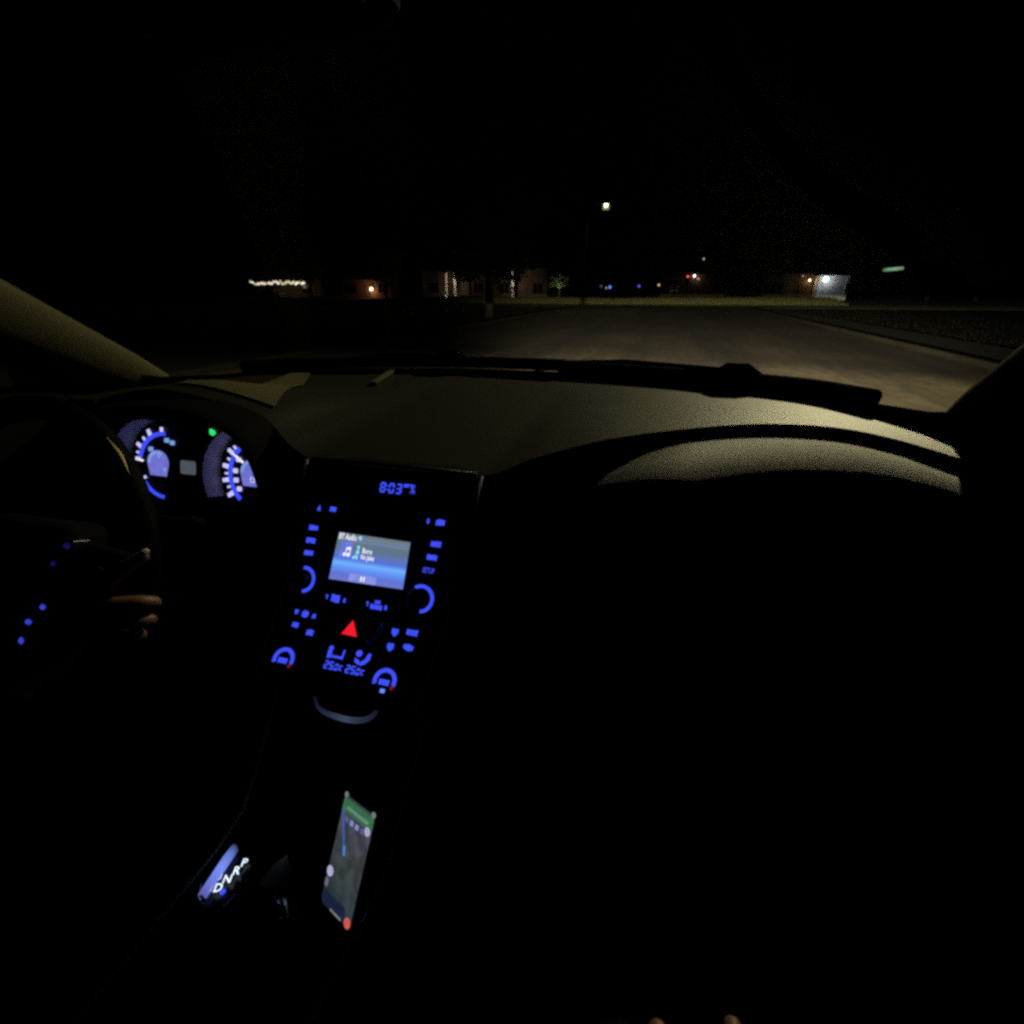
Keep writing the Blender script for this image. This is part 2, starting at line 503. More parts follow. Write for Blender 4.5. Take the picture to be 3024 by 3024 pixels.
# ------------------------------------------------------------------ street lamps
M_POLE = mat('dark painted pole', (0.006, 0.006, 0.005), 0.8, 0.05)
M_RING = glow('lamp halo ring', (.55, .42, .16), 1.0)
M_LENS = glow('street lamp lens', (1.0, 0.90, 0.66), 60.0)
def street_lamp(x, y, top, arm, label, energy, target, lens):
    t = empty('street_lamp', (x, y, 0), label, 'street lamp', 'street lamps along the road')
    b = MB(); b.tube([(x, y, 0), (x, y, .9), (x, y, top - .5)], [.11, .10, .06], 12); b.box((x, y, .02), (.4, .4, .04)); b.build('pole', M_POLE, t)
    b = MB(); b.tube([(x, y, top - .55), (x + arm * .15, y, top - .12), (x + arm * .5, y, top + .02), (x + arm, y, top + .04)], .035, 8); b.build('arm', M_POLE, t)
    hx = x + arm; sg = 1 if arm > 0 else -1
    b = MB()
    rows = []
    for k in range(9):
        f = k / 8; w = .16 * math.sin(math.pi * (0.12 + .8 * f)) ; hh = .10 * math.sin(math.pi * (.15 + .75 * f))
        rows.append([(hx + sg * (-.1 + .75 * f), y + w * math.cos(R(a)), top + .03 + hh * max(0, math.sin(R(a)))) for a in range(0, 181, 20)])
    b.grid(rows); hd = b.build('lamp_head', M_POLE, t, thick=.01)
    b = MB(); b.add([(hx + sg * (.28 + .15 * math.cos(R(a))), y + .11 * math.sin(R(a)), top + .02) for a in range(0, 360, 20)] +
                    [(hx + sg * (.28 + .10 * math.cos(R(a))), y + .07 * math.sin(R(a)), top - .16) for a in range(0, 360, 20)] + [(hx + sg * .28, y, top - .22)], [(i, (i + 1) % 18, 18 + (i + 1) % 18, 18 + i) for i in range(18)] + [(18 + i, 18 + (i + 1) % 18, 36) for i in range(18)], True)
    b.build('lamp_lens', lens, t)
    for k in range(6):  # glowing rings added round the lens to draw its halo
        f = (k + .5) / 6
        b = MB(); b.tube([(hx + sg * (.28 + (.19 + .05 * math.sin(math.pi * f)) * math.cos(R(a))), y + (.17 + .04 * math.sin(math.pi * f)) * math.sin(R(a)), top + .01 - .36 * f) for a in range(0, 361, 30)], .010, 6, caps=False)
        b.build('halo_ring', M_RING, t)
    l = lamp('lamp_light', 'SPOT', (hx + sg * .28, y, top - .36), None, energy, (1.0, 0.86, 0.52), spot_size=R(120), spot_blend=.6, shadow_soft_size=.12)
    aim(l, target)
    l.parent = t; l.location = l.location - t.location
    return t
street_lamp(-6.0, 41, 6.9, 1.0, 'lit street lamp hanging high above the far end of the road', LAMP_FAR, (-5, 41, 0), M_LENS)
M_LENS2 = glow('street lamp lens warm', (1.0, 0.86, 0.52), 30.0)
street_lamp(7.0, 11.5, 8.2, -2.6, 'tall street lamp at the right kerb near the car, above the picture', LAMP_NEAR, (0.4, 0.3, 1.1), M_LENS2)

# ------------------------------------------------------------------ trees
M_BARK = mat('bark', (0.022, 0.018, 0.012), 0.9, 0.1, scale=12, bump=0.8)
M_LEAF = mat('leaves', (0.055, 0.075, 0.028), 0.7, 0.3, scale=3, vary=.5, bump=0)
def crown_mesh(seed, rx, rz, n):
    r = random.Random(seed); b = MB(); clumps = []
    for i in range(26):
        u = r.uniform(-1, 1); a = r.uniform(0, 6.28); q = r.uniform(.45, 1) ; s = math.sqrt(1 - u * u)
        clumps.append((rx * q * s * math.cos(a), rx * q * s * math.sin(a), rz * q * u, r.uniform(.22, .42) * rx))
    for i in range(n):
        cx, cy, cz, cr = clumps[i % 26]
        d = Vector((r.gauss(0, 1), r.gauss(0, 1), r.gauss(0, .8))).normalized() * cr * r.random() ** .5
        p = Vector((cx, cy, cz)) + d
        a = Vector((r.gauss(0, 1), r.gauss(0, 1), r.gauss(0, 1))).normalized(); c = a.orthogonal().normalized(); e = a.cross(c)
        s = r.uniform(.07, .15)
        b.add([p + c * s, p + e * s * .5, p - c * s, p - e * s * .5], [(0, 1, 2, 3)])
    return b.mesh('crown')
CROWNS = [crown_mesh(1, 2.6, 2.1, 3200), crown_mesh(2, 2.0, 2.6, 3000), crown_mesh(3, 1.5, 1.2, 2200)]
for c in CROWNS: c.materials.append(M_LEAF)
def tree(name, x, y, h, kind, label, s=1.0):
    t = empty(name, (x, y, 0), label, 'tree', 'trees around the houses')
    b = MB(); r = random.Random(int(x * 10) + 99)
    lean = r.uniform(-.25, .25)
    b.tube([(x, y, -.1), (x + lean * .2, y, h * .35), (x + lean, y, h * .95)], [.22 * s, .16 * s, .06 * s], 10)
    for k in range(5):
        a = r.uniform(0, 6.28); z0 = h * r.uniform(.45, .8)
        b.tube([(x + lean * .5, y, z0), (x + lean * .5 + math.cos(a) * .7 * s, y + math.sin(a) * .7 * s, z0 + .6), (x + lean * .5 + math.cos(a) * 1.3 * s, y + math.sin(a) * 1.3 * s, z0 + 1.4)], [.07 * s, .05 * s, .02 * s], 6)
    b.build('trunk', M_BARK, t)
    o = bpy.data.objects.new('crown', CROWNS[kind]); COL.objects.link(o); o.parent = t
    o.location = (lean, 0, h); o.scale = (s,) * 3; o.rotation_euler.z = r.uniform(0, 6)
    return t
tree('tree', -9.0, 27.6, 4.2, 0, 'nearest tree beside the left verge, its trunk just caught by the headlights', 1.1)
tree('tree', -24.6, 67.0, 4.6, 0, 'tree between the two groups of lit porch columns', 1.0)
tree('tree', -18.2, 66.0, 4.4, 1, 'tall tree right of the single bright porch column', 1.0)
tree('tree', -36.5, 66.5, 4.4, 0, 'tree between the glowing porch wall and the columned house', 1.1)
tree('tree', -48.5, 67.0, 4.6, 1, 'tree between the string of lights and the glowing porch wall', 1.1)
tree('tree', 9.5, 66.0, 4.6, 0, 'broad tree between the red signal and the white garage', 1.2)
tree('tree', 26.2, 67.5, 5.6, 1, 'tree right behind the end of the green sign', 1.1)
tree('tree', 29.0, 64.0, 4.6, 0, 'last tree on the right beyond the green sign', 1.2)
tree('small_tree', -13.4, 69.2, 2.5, 2, 'small tree with pale lamplit leaves left of the blue lights', .8)

# ------------------------------------------------------------------ houses
M_WALLW = mat('white render', (0.55, 0.55, 0.55), 0.8, 0.3, scale=2)
M_WALLB = mat('brick wall', (0.16, 0.085, 0.05), 0.85, 0.2, scale=5, vary=.4)
M_WALLC = mat('cream render', (0.11, 0.085, 0.055), 0.8, 0.3, scale=2)
M_ROOF = mat('roof tiles', (0.05, 0.045, 0.042), 0.8, 0.2, scale=6)
M_FRAME = mat('window frame', (0.07, 0.066, 0.06), 0.6, 0.4)
M_PANE = mat('dark pane', (0.01, 0.011, 0.013), 0.1, 0.6, bump=0)
M_DOOR = mat('wood door', (0.10, 0.06, 0.035), 0.6, 0.4, scale=8)
def house(x, y, w, d, h, wallm, label, doors=(), windows=(), columns=(), porch=None, garage=None):
    t = empty('house', (x, y, 0), label, 'house', 'houses across the end of the road')
    b = MB(); b.box((x, y + d / 2, h / 2), (w, d, h)); b.build('wall', wallm, t)
    b = MB(); ov = .4; rh = w * .16 + .6
    x0, x1, y0, y1 = x - w / 2 - ov, x + w / 2 + ov, y - ov, y + d + ov
    b.add([(x0, y0, h + .02), (x1, y0, h + .02), (x1, y1, h + .02), (x0, y1, h + .02), (x0 + 1.2, (y0 + y1) / 2, h + rh), (x1 - 1.2, (y0 + y1) / 2, h + rh)],
          [(0, 1, 5, 4), (1, 2, 5), (2, 3, 4, 5), (3, 0, 4), (3, 2, 1, 0)])
    b.build('roof', M_ROOF, t)
    fr = Frame((x, y, 0), 0)
    for u, z0, ww, hh in windows:
        b = MB(); b.plate(fr, u - ww / 2, u + ww / 2, -z0 - hh, -z0, .003, .06)
        f = b.build('window', M_FRAME, t)
        for s in (-1, 1):
            b = MB(); b.plate(fr, u + s * ww * .24 - ww * .2, u + s * ww * .24 + ww * .2, -z0 - hh + .08, -z0 - .08, .062, .068); b.build('pane', M_PANE, f)
    for u, ww, hh in doors:
        b = MB(); b.plate(fr, u - ww / 2, u + ww / 2, -hh, -.02, .003, .05); dd = b.build('door', M_DOOR, t)
        b = MB(); b.plate(fr, u + ww / 2 - .16, u + ww / 2 - .1, -1.1, -1.0, .052, .1); b.build('handle', M_CHROME, dd)
    for u, z1, m in columns:
        b = MB(); fr2 = Frame((x + u, y - 1.3, 0), 0, (1, 0, 0), (0, -1, 0))
        b.lathe(Frame((x + u, y - 1.3, 0), X=(1, 0, 0), D=(0, -1, 0)), 0, 0, [(.24, 0), (.24, .15), (.17, .2), (.15, z1 - .2), (.22, z1 - .12), (.22, z1)], 14)
        b.build('column', m, t)
    if porch:
        u0, u1, z = porch
        b = MB(); b.box((x + (u0 + u1) / 2, y - .9, z + .1), (u1 - u0, 1.8, .18)); b.build('porch_roof', M_ROOF, t)
    if garage:
        u, ww, hh = garage
        b = MB(); b.plate(fr, u - ww / 2, u + ww / 2, -hh, -.02, .003, .05); gd = b.build('garage_door', M_WALLW, t)
        for k in range(4):
            b = MB(); b.plate(fr, u - ww / 2 + .08, u + ww / 2 - .08, -hh + .08 + k * (hh - .12) / 4, -hh + .0 + (k + 1) * (hh - .12) / 4, .052, .075); b.build('panel', M_WALLW, gd)
    return t
def wall_lamp(t, p, size, lens, energy, color, rad=.05):
    b = MB(); b.lathe(Frame(p, X=(1, 0, 0), D=(0, -1, 0)), 0, 0, [(size * .3, -size), (size * .8, -size * .6), (size, 0), (size * .7, size * .7), (size * .2, size)], 12)
    b.build('porch_lamp', lens, t)
    if energy:
        l = lamp('porch_light', 'POINT', Vector(p) + Vector((0, -size - .1, -.1)) - t.location, t, energy, color, shadow_soft_size=rad)
G_WARM = glow('warm porch lamp', (1.0, .66, .38), 6.0)
G_COOL = glow('white wall lamp', (.85, .9, 1.0), 14.0)
G_DIMW = glow('dim pale lamp', (.55, .55, .42), 1.0)
G_WARMD = glow('dim warm lamp', (.55, .33, .2), 1.0)

hA = house(-57.5, 74, 12, 8, 2.9, M_WALLB, 'dark low house behind the long string of lights, far left',
           doors=[(0, .95, 2.05)], windows=[(-3.5, 1.0, 1.6, 1.2), (3.4, 1.0, 1.6, 1.2)])
hB = house(-42.6, 72, 8, 8, 2.9, M_WALLB, 'brick house with a bright porch lamp and warm glowing wall',
           doors=[(.2, .95, 2.05)], windows=[(-2.4, 1.0, 1.5, 1.2), (2.6, 1.0, 1.4, 1.2)], porch=(-1.6, 2.2, 2.75))
wall_lamp(hB, (-41.6, 71.7, 1.55), .24, G_WARM, 60, (1, .55, .3))
hC = house(-28.6, 72, 10, 9, 3.9, M_WALLC, 'cream house with two lamplit porch columns standing close together',
           doors=[(.6, 1.0, 2.1)], windows=[(-3.3, 1.0, 1.5, 1.3), (3.3, 1.0, 1.5, 1.3)], columns=[(-.85, 3.6, M_WALLW), (.45, 3.6, M_WALLW)], porch=(-1.7, 2.0, 3.62))
wall_lamp(hC, (-28.12, 70.2, 2.75), .10, G_WARMD, 45, (1, .70, .48))
wall_lamp(hC, (-29.42, 70.2, .75), .08, G_DIMW, 24, (1, .82, .58))
hD = house(-19.6, 73, 7.5, 9, 4.1, M_WALLC, 'cream house with one bright lamplit porch column',
           doors=[(.4, 1.0, 2.1)], windows=[(-2.2, 1.0, 1.4, 1.3), (2.5, 1.0, 1.4, 1.3)], columns=[(-.65, 3.8, M_WALLW)], porch=(-1.5, 1.8, 3.82))
wall_lamp(hD, (-20.22, 71.2, 2.55), .10, G_WARMD, 45, (1, .75, .55))
wall_lamp(hD, (-20.22, 71.2, 3.6), .07, G_DIMW, 8, (1, .8, .6))
hE = house(2.9, 76, 8, 8, 3.3, M_WALLB, 'dim house beyond the red signal with a small pale lamp', doors=[(.2, .95, 2.05)], windows=[(-2.3, 1, 1.4, 1.2), (2.4, 1, 1.4, 1.2)])
wall_lamp(hE, (3.45, 75.8, 2.75), .15, G_WARMD, 2, (1, .7, .45))
wall_lamp(hE, (2.95, 75.8, 3.1), .12, G_COOL, 0, (1, 1, 1))
hF = house(17.7, 70, 3.1, 7, 2.9, M_WALLW, 'white garage with a glaring cool lamp on its front', garage=(.1, 2.3, 2.2))
wall_lamp(hF, (16.85, 69.8, 2.55), .20, G_COOL, 38, (.85, .9, 1.0))
b = MB(); b.tube([(18.95, 69.85, .3), (18.95, 69.85, 2.75)], .06, 8); b.build('downpipe', M_WALLW, hF)
hG = house(13.4, 71.5, 5.2, 8, 3.1, M_WALLC, 'house with a warm lit entrance just left of the white garage', doors=[(1.55, .95, 2.1)], windows=[(-1.2, 1, 1.5, 1.2)])
wall_lamp(hG, (15.5, 71.2, 2.45), .12, G_WARM, 14, (1, .62, .38))
wall_lamp(hG, (14.7, 71.2, 2.9), .09, G_WARMD, 0, (1, 1, 1))

# string of lights along the far left house
t = empty('string_lights', (-57, 71, 0), 'row of small warm white bulbs strung along the far left', 'string lights')
for x in (-62.2, -57.0, -51.8):
    b = MB(); b.tube([(x, 71, 0), (x, 71, 3.1)], .05, 6); b.build('post', M_POLE, t)
b = MB(); b.tube([(-62.2 + i * .26, 71, 2.72 - .18 * math.sin(math.pi * ((i * .26) % 5.2) / 5.2)) for i in range(41)], .012, 5); b.build('cable', M_RUB, t)
bulb_m = [glow('bulb warm', (.95, .72, .5), 1.1), glow('bulb white', (.9, .85, .82), 1.4), glow('bulb greenish', (.62, .68, .36), .9)]
fr = Frame((0, 71, 0), 0)
for i in range(38):
    x = -61.9 + i * .262; z = 2.62 - .18 * math.sin(math.pi * ((x + 62.2) % 5.2) / 5.2) + rng.uniform(-.25, .1)
    b = MB(); q = rng.uniform(.09, .16)
    b.lathe(Frame((x, 71, z), X=(1, 0, 0), D=(0, -1, 0)), 0, 0, [(q * .4, -q * 1.3), (q, -q * .5), (q, q * .2), (q * .4, q), (q * .3, q * 1.6)], 8)
    b.build('bulb', bulb_m[rng.choice((0, 0, 1, 2))], t)
lamp('string_glow', 'POINT', Vector((0, -.6, 2.2)), t, 30, (1, .85, .6), shadow_soft_size=.5)

# parked car under the string of lights
M_PALEP = mat('pale car paint', (0.30, 0.31, 0.30), 0.45, 0.5, bump=0)
def parked_car(x, y, label, m):
    t = empty('parked_car', (x, y, 0), label, 'car')
    fr = Frame((x, y, 0), X=(0, 1, 0), D=(0, 0, -1))
    side = [(-2.1, -.35), (-2.15, -.75), (-1.2, -.95), (-.7, -1.42), (.75, -1.45), (1.35, -.98), (2.1, -.9), (2.15, -.35)]
    fr = Frame((x, y - .85, 0), X=(1, 0, 0), D=(0, 0, -1))
    b = MB(); b.prism(fr, side, 0, -1.7); b.build('body', m, t, bevel=.06)
    b = MB(); b.prism(fr, [(-1.05, -.97), (-.65, -1.36), (.68, -1.38), (1.12, -.99)], .012, .004); b.build('side_window', M_PANE, t)
    for sx in (-1.35, 1.35):
        for hy in (.03, -1.73):
            b = MB(); b.lathe(Frame((x + sx, y - .85 - hy * 1.0, .34), X=(1, 0, 0), D=(0, 0, -1)), 0, 0, [(.2, -.09), (.33, -.09), (.33, .09), (.2, .09)], 18); b.build('wheel', M_RUB, t)
    return t
parked_car(-55.2, 67.0, 'pale parked car below the string of lights', M_PALEP)

# small garden lights in the middle
def garden_light(x, z, m, label, s=.13):
    t = empty('garden_light', (x, 70, 0), label, 'garden light', 'small garden lights in the middle')
    b = MB(); b.tube([(x, 70, 0), (x, 70, z - s)], .03, 6); b.box((x, 70, z + s + .02), (s * 2.2, s * 2.2, .04)); b.build('post', M_RUB, t)
    b = MB(); b.lathe(Frame((x, 70, z), X=(1, 0, 0), D=(0, -1, 0)), 0, 0, [(s * .5, -s), (s, -s * .5), (s, s * .6), (s * .5, s)], 10); b.build('lantern', m, t)
garden_light(-7.15, 1.75, glow('blue lantern', (.10, .25, 1.0), 1.3), 'brightest blue garden light, left of the other blue one', .17)
garden_light(-7.6, 1.65, glow('pale blue lantern', (.30, .33, .38), .8), 'pale garden light touching the brightest blue one', .12)
garden_light(-8.25, 1.85, glow('violet lantern', (.12, .06, .14), .6), 'dim violet garden light, leftmost of the small lights', .17)
garden_light(-3.6, 1.85, glow('deep blue lantern', (.12, .12, .95), 1.0), 'single deep blue garden light in the middle of the verge', .14)
garden_light(-1.25, 1.98, glow('amber lantern', (.7, .5, .28), 1.0), 'amber garden light left of the red signal', .13)
tp = empty('garden_spot', (-13.3, 67.9, 0), 'low spotlight shining up into the small tree', 'garden light')
b = MB(); b.lathe(Frame((-13.3, 67.9, 0), X=(1, 0, 0), D=(0, -1, 0)), 0, 0, [(.1, 0), (.1, .2), (.08, .22)], 10); b.build('housing', M_RUB, tp)
l = lamp('spot_light', 'POINT', (0, 0, 1.6), tp, 70, (1, .92, .68), shadow_soft_size=.05)

# traffic signal
t = empty('traffic_signal', (2.0, 70, 0), 'traffic signal showing red at the end of the road', 'traffic light')
b = MB(); b.tube([(2.0, 70, 0), (2.0, 70, 2.2)], .06, 8); b.build('pole', M_POLE, t)
b = MB(); b.box((2.0, 70, 2.6), (.36, .3, 1.0)); b.build('housing', M_RUB, t, bevel=.03)
for k, m in enumerate((glow('red signal', (1.0, .05, .03), 2.2), M_PANE, M_PANE)):
    b = MB(); b.lathe(Frame((2.0, 69.84, 2.9 - k * .31), 0), 0, 0, [(.13, 0), (.12, .02), (.06, .035)], 14); b.build('signal_lens', m, t)
# far pole lamp
t = empty('pole_lamp', (3.9, 78, 0), 'tiny pale lamp on a thin pole above the red signal', 'street lamp')
b = MB(); b.tube([(3.9, 78, 0), (3.9, 78, 5.1)], [.07, .04], 8); b.build('pole', M_POLE, t)
b = MB(); b.lathe(Frame((3.9, 78, 5.15), X=(1, 0, 0), D=(0, -1, 0)), 0, 0, [(.05, -.12), (.12, 0), (.05, .12)], 10); b.build('lantern', G_DIMW, t)
# green reflective sign, headlight shine painted as glow
t = empty('reflective_sign', (23.2, 70, 0), 'long green reflective sign with painted-on shine, on posts right of the white garage', 'sign')
fr = Frame((23.2, 70, 3.5), X=(1, 0, .09), D=(.09, 0, -1))
for u in (-.8, .8):
    b = MB(); b.tube([(23.2 + u, 70.05, 0), (23.2 + u, 70.05, 3.4 + u * .09)], .05, 8); b.build('post', M_POLE, t)
b = MB(); b.plate(fr, -1.02, 1.05, -.19, .19, -.08, .0, .08); b.build('housing', M_RUB, t)
b = MB(); b.plate(fr, -.98, 1.0, -.16, .16, .002, .03, .12); b.build('sign_face', picture('painted sign shine', 0, [(0, (.05, .12, .06)), (.25, (.16, .38, .20)), (.6, (.22, .42, .28)), (1, (.16, .20, .17))]), t)

# ================================================================== THE CAR
car = empty('car', (0, 0, 0), 'dark car cabin around the viewer with blue lit dashboard, driving at night', 'car')

# ---- dashboard -----------------------------------------------------
FRONT = [(-.87, .33), (-.83, .36), (-.79, .42), (-.72, .52), (-.66, .625), (-.48, .70), (-.2, .785), (0, .79), (.16, .775), (.48, .70), (.66, .625), (.75, .50), (.80, .41), (.83, .36), (.87, .31)]
LIP = [(-.83, .20), (-.75, .20), (-.66, .14), (-.58, .10), (-.42, .085), (-.24, .10), (-.18, .07), (-.13, .055), (.13, .055), (.16, .07), (.193, .105), (.293, .194), (.409, .279), (.5, .332), (.577, .354), (.653, .350), (.712, .306), (.756, .236), (.80, .15)]
ZLIP = [(-.83, 1.165), (-.66, 1.17), (-.60, 1.192), (-.42, 1.222), (-.27, 1.190), (-.20, 1.160), (-.13, 1.138), (.13, 1.136), (.2, 1.152), (.3, 1.165), (.6, 1.168), (.8, 1.16)]
ZF = 1.166
def pad_pt(x, f):
    """f 0 at the windscreen, 1 at the lip"""
    yF, yL, zL = smooth_curve(FRONT, x), smooth_curve(LIP, x), smooth_curve(ZLIP, x)
    y = yF + (yL - yF) * f
    hump = max(0, zL - 1.17)
    z = ZF + (min(zL, 1.17) - ZF) * f ** 1.5 + hump * max(0, min(1, (f - .40) / .45)) ** 1.4
    return Vector((x, y, z))
xs = [-.83 + 1.66 * i / 110 for i in range(111)]
def strip(x0, x1, f0=0.0, f1=1.0, n=70, m=18):
    return [[pad_pt(x0 + (x1 - x0) * i / n, f0 + (f1 - f0) * k / m) for k in range(m + 1)] for i in range(n + 1)]
dash = empty('dashboard', (0, 0, 0), parent=car)
def xr(x0, x1, n): return [x0 + (x1 - x0) * i / n for i in range(n + 1)]
b = MB()
b.grid([[pad_pt(x, k / 22) for k in range(23)] for x in xr(-.86, .86, 140)])
b.build('upper_pad', M_PAD, dash)
def panel(name, m, left, right, f0, f1, lift):
    rows = []
    for i in range(41):
        row = []
        for k in range(17):
            t_ = k / 16; f = f0 + (f1 - f0) * t_
            xl, xrr = lerp_curve(left, t_), lerp_curve(right, t_)
            q = pad_pt(xl + (xrr - xl) * i / 40, f)
            edge = min(i, 40 - i, k, 16 - k)
            row.append(q + Vector((0, 0, lift)))
        rows.append(row)
    b = MB(); b.grid(rows); return b.build(name, m, dash)
panel('driver_lit_patch', M_TRIMP, [(0, -.60), (.5, -.52), (1, -.44)], [(0, -.56), (1, -.262)], .04, .93, .004)  # pale panel paints the lit patch on the driver's side
# lip and passenger bulge below it
rows = []
for x in xr(.15, .82, 60):
    p = pad_pt(x, 1.0)
    s = (x - .15) / .65
    e = min(1.0, max(0.0, (x - .20) / .22)) ; e = e * e * (3 - 2 * e)
    drop = .022 + .03 * (1 - e)
    row = [p, p + Vector((0, .004, -.006)), p + Vector((0, .012, -drop))]
    q0 = p + Vector((0, .012, -drop))
    for dy, dz in ((-.02, .004), (-.05, .005), (-.085, -.001), (-.12, -.014), (-.15, -.036), (-.17, -.065), (-.185, -.11), (-.19, -.17), (-.18, -.26), (-.15, -.40)):
        row.append(q0 + Vector((0, dy * (.55 + .45 * e), dz)))
    rows.append(row)
b = MB(); b.grid(rows); b.build('passenger_panel', mat('grained dashboard plastic', (0.022, 0.021, 0.010), 0.56, 0.45, vary=0.3, scale=90, bump=0.4), dash)
b = MB(); b.tube([(.756, .375, 1.150), (.745, .32, 1.150), (.735, .27, 1.145)], .0035, 6); b.build('trim_line', M_FRAME, dash)
# lower dash on the driver's side and behind everything
b = MB(); b.grid([[(x, y, z) for y, z in ((.26, 1.02), (.12, .98), (.03, .93), (.0, .85), (.05, .72), (.15, .6))] for x in xr(-.82, -.12, 30)]); b.build('lower_panel', M_PLAST, dash)
b = MB(); b.grid([[(x, y, z) for y, z in ((.2, .85), (.3, .6), (.45, .4), (.5, .25))] for x in xr(-.86, .86, 20)]); b.build('footwell', M_PLAST, dash)
b = MB(); b.box((.47, .08, .78), (.5, .03, .16)); b.build('glovebox', M_PLAST, dash, bevel=.015)
# small metal plate lying by the windscreen on the lid
q0, q1 = Vector((-.281, .498, 1.171)), Vector((-.342, .715, 1.170))
b = MB(); d = (q1 - q0).normalized(); s = d.cross(Vector((0, 0, 1))) * .0065; up = Vector((0, 0, .006))
b.add([q0 - s + up, q0 + s + up, q1 + s + up, q1 - s + up, q0 - s, q0 + s, q1 + s, q1 - s], [(0, 1, 2, 3), (4, 5, 1, 0), (5, 6, 2, 1), (6, 7, 3, 2), (7, 4, 0, 3)])
b.build('plate_strip', M_TRIMP, dash)

# ---- glass, pillars, roof ------------------------------------------
M_WS = glass('windscreen glass', (.86, .90, .82), .025)
TOPY = [(-.62, -.30), (0, -.18), (.62, -.30)]
rows = []
for i in range(41):
    s = -1 + 2 * i / 40
    xb = .85 * s; xt = .66 * s
    row = []
    for k in range(13):
        f = k / 12
        yb = smooth_curve(FRONT, xb) + .012; yt = smooth_curve(TOPY, xt)
        bow = .035 * math.sin(math.pi * f)
        row.append((xb + (xt - xb) * f, yb + (yt - yb) * f + bow * .3, ZF - .01 + (1.63 - ZF) * f + bow))
    rows.append(row)
b = MB(); b.grid(rows); b.build('windscreen', M_WS, car)
WSROWS = rows
def ws_uv(s, f):
    i = (s + 1) * 20; i0 = int(min(39, max(0, i))); fi = i - i0; k = f * 12; k0 = int(min(11, k)); fk = k - k0
    a = Vector(WSROWS[i0][k0]).lerp(Vector(WSROWS[i0][k0 + 1]), fk); c = Vector(WSROWS[i0 + 1][k0]).lerp(Vector(WSROWS[i0 + 1][k0 + 1]), fk)
    return a.lerp(c, fi) + Vector((0, -.003, -.005))
b = MB()
rows = []
for i in range(81):
    s_ = -1 + 2 * i / 80
    ft = .050 + .010 * s_ + .9 * max(0, abs(s_) - .80) ** 2 + (4.0 * max(0, abs(s_) - .93) ** 1.5)
    rows.append([ws_uv(s_, -.03 + (ft + .03) * k / 6) for k in range(7)])
b.grid(rows); b.build('black_glass_border', M_RUB, car)
for s in (-1, 1):
    b = MB()
    pts = [(.815, .41, 1.165), (.80, .33, 1.222), (.775, .10, 1.374), (.74, -.08, 1.487), (.69, -.27, 1.60)]
    rows = []
    for i in range(len(pts) * 5 - 4):
        j, fr_ = divmod(i, 5); 
        p = Vector(pts[j]); 
        if fr_: p = p.lerp(Vector(pts[j + 1]), fr_ / 5)
        g_ = i / (len(pts) * 5 - 5)
        w = .045 + .035 * min(1, g_ * 2.2)
        # section from the glass edge round to the door seal
        rows.append([(s * (p.x + .012), p.y + .045, p.z + .01), (s * (p.x - .006), p.y + .03, p.z + .012), (s * (p.x - .016), p.y - .0 * w, p.z + .002), (s * (p.x - .012), p.y - w * .7, p.z - w * .25), (s * (p.x + .01), p.y - w * 1.3, p.z - w * .55), (s * (p.x + .05), p.y - w * 1.7, p.z - w * .75), (s * (p.x + .08), p.y - w * 1.2, p.z - w * .3)])
    b.grid(rows); b.build('windscreen_pillar', M_TRIMP if s < 0 else M_HEAD, car, sub=1)  # left pillar paler, right darker: lamplight and shade put into the colour
b = MB()
b.grid([[(.67 * s_ / 10, y, 1.64 + .03 * (1 - (s_ / 10) ** 2) - .02 * max(0, y + .5)) for y in (-.17 - .11 * (abs(s_) / 10) ** 2, -.4, -.8, -1.4, -2.0)] for s_ in range(-10, 11)])
b.build('roof_lining', M_HEAD, car, thick=.02)
for s in (-1, 1):
    b = MB(); b.box((s * .33, -.30, 1.615), (.42, .17, .022)); b.build('sun_visor', M_HEAD, car, bevel=.008)
mir = MB(); mir.prism(Frame((0.0, -.10, 1.60), 8, (1, 0, 0)), [(-.12, -.03), (.12, -.03), (.125, .02), (.10, .035), (-.10, .035), (-.125, .02)], -.03, 0)
mo = mir.build('rear_view_mirror', M_PLAST, car, bevel=.006)
b = MB(); b.plate(Frame((0, -.10, 1.60), 8), -.112, .112, -.024, .028, .001, .004, .01); b.build('mirror_glass', M_GLOSSB, mo)
b = MB(); b.tube([(0, -.07, 1.60), (0, -.05, 1.615), (0, -.04, 1.63)], .01, 8); b.build('mirror_stem', M_PLAST, mo)
M_SG = glass('side glass', (.75, .78, .72), .025)
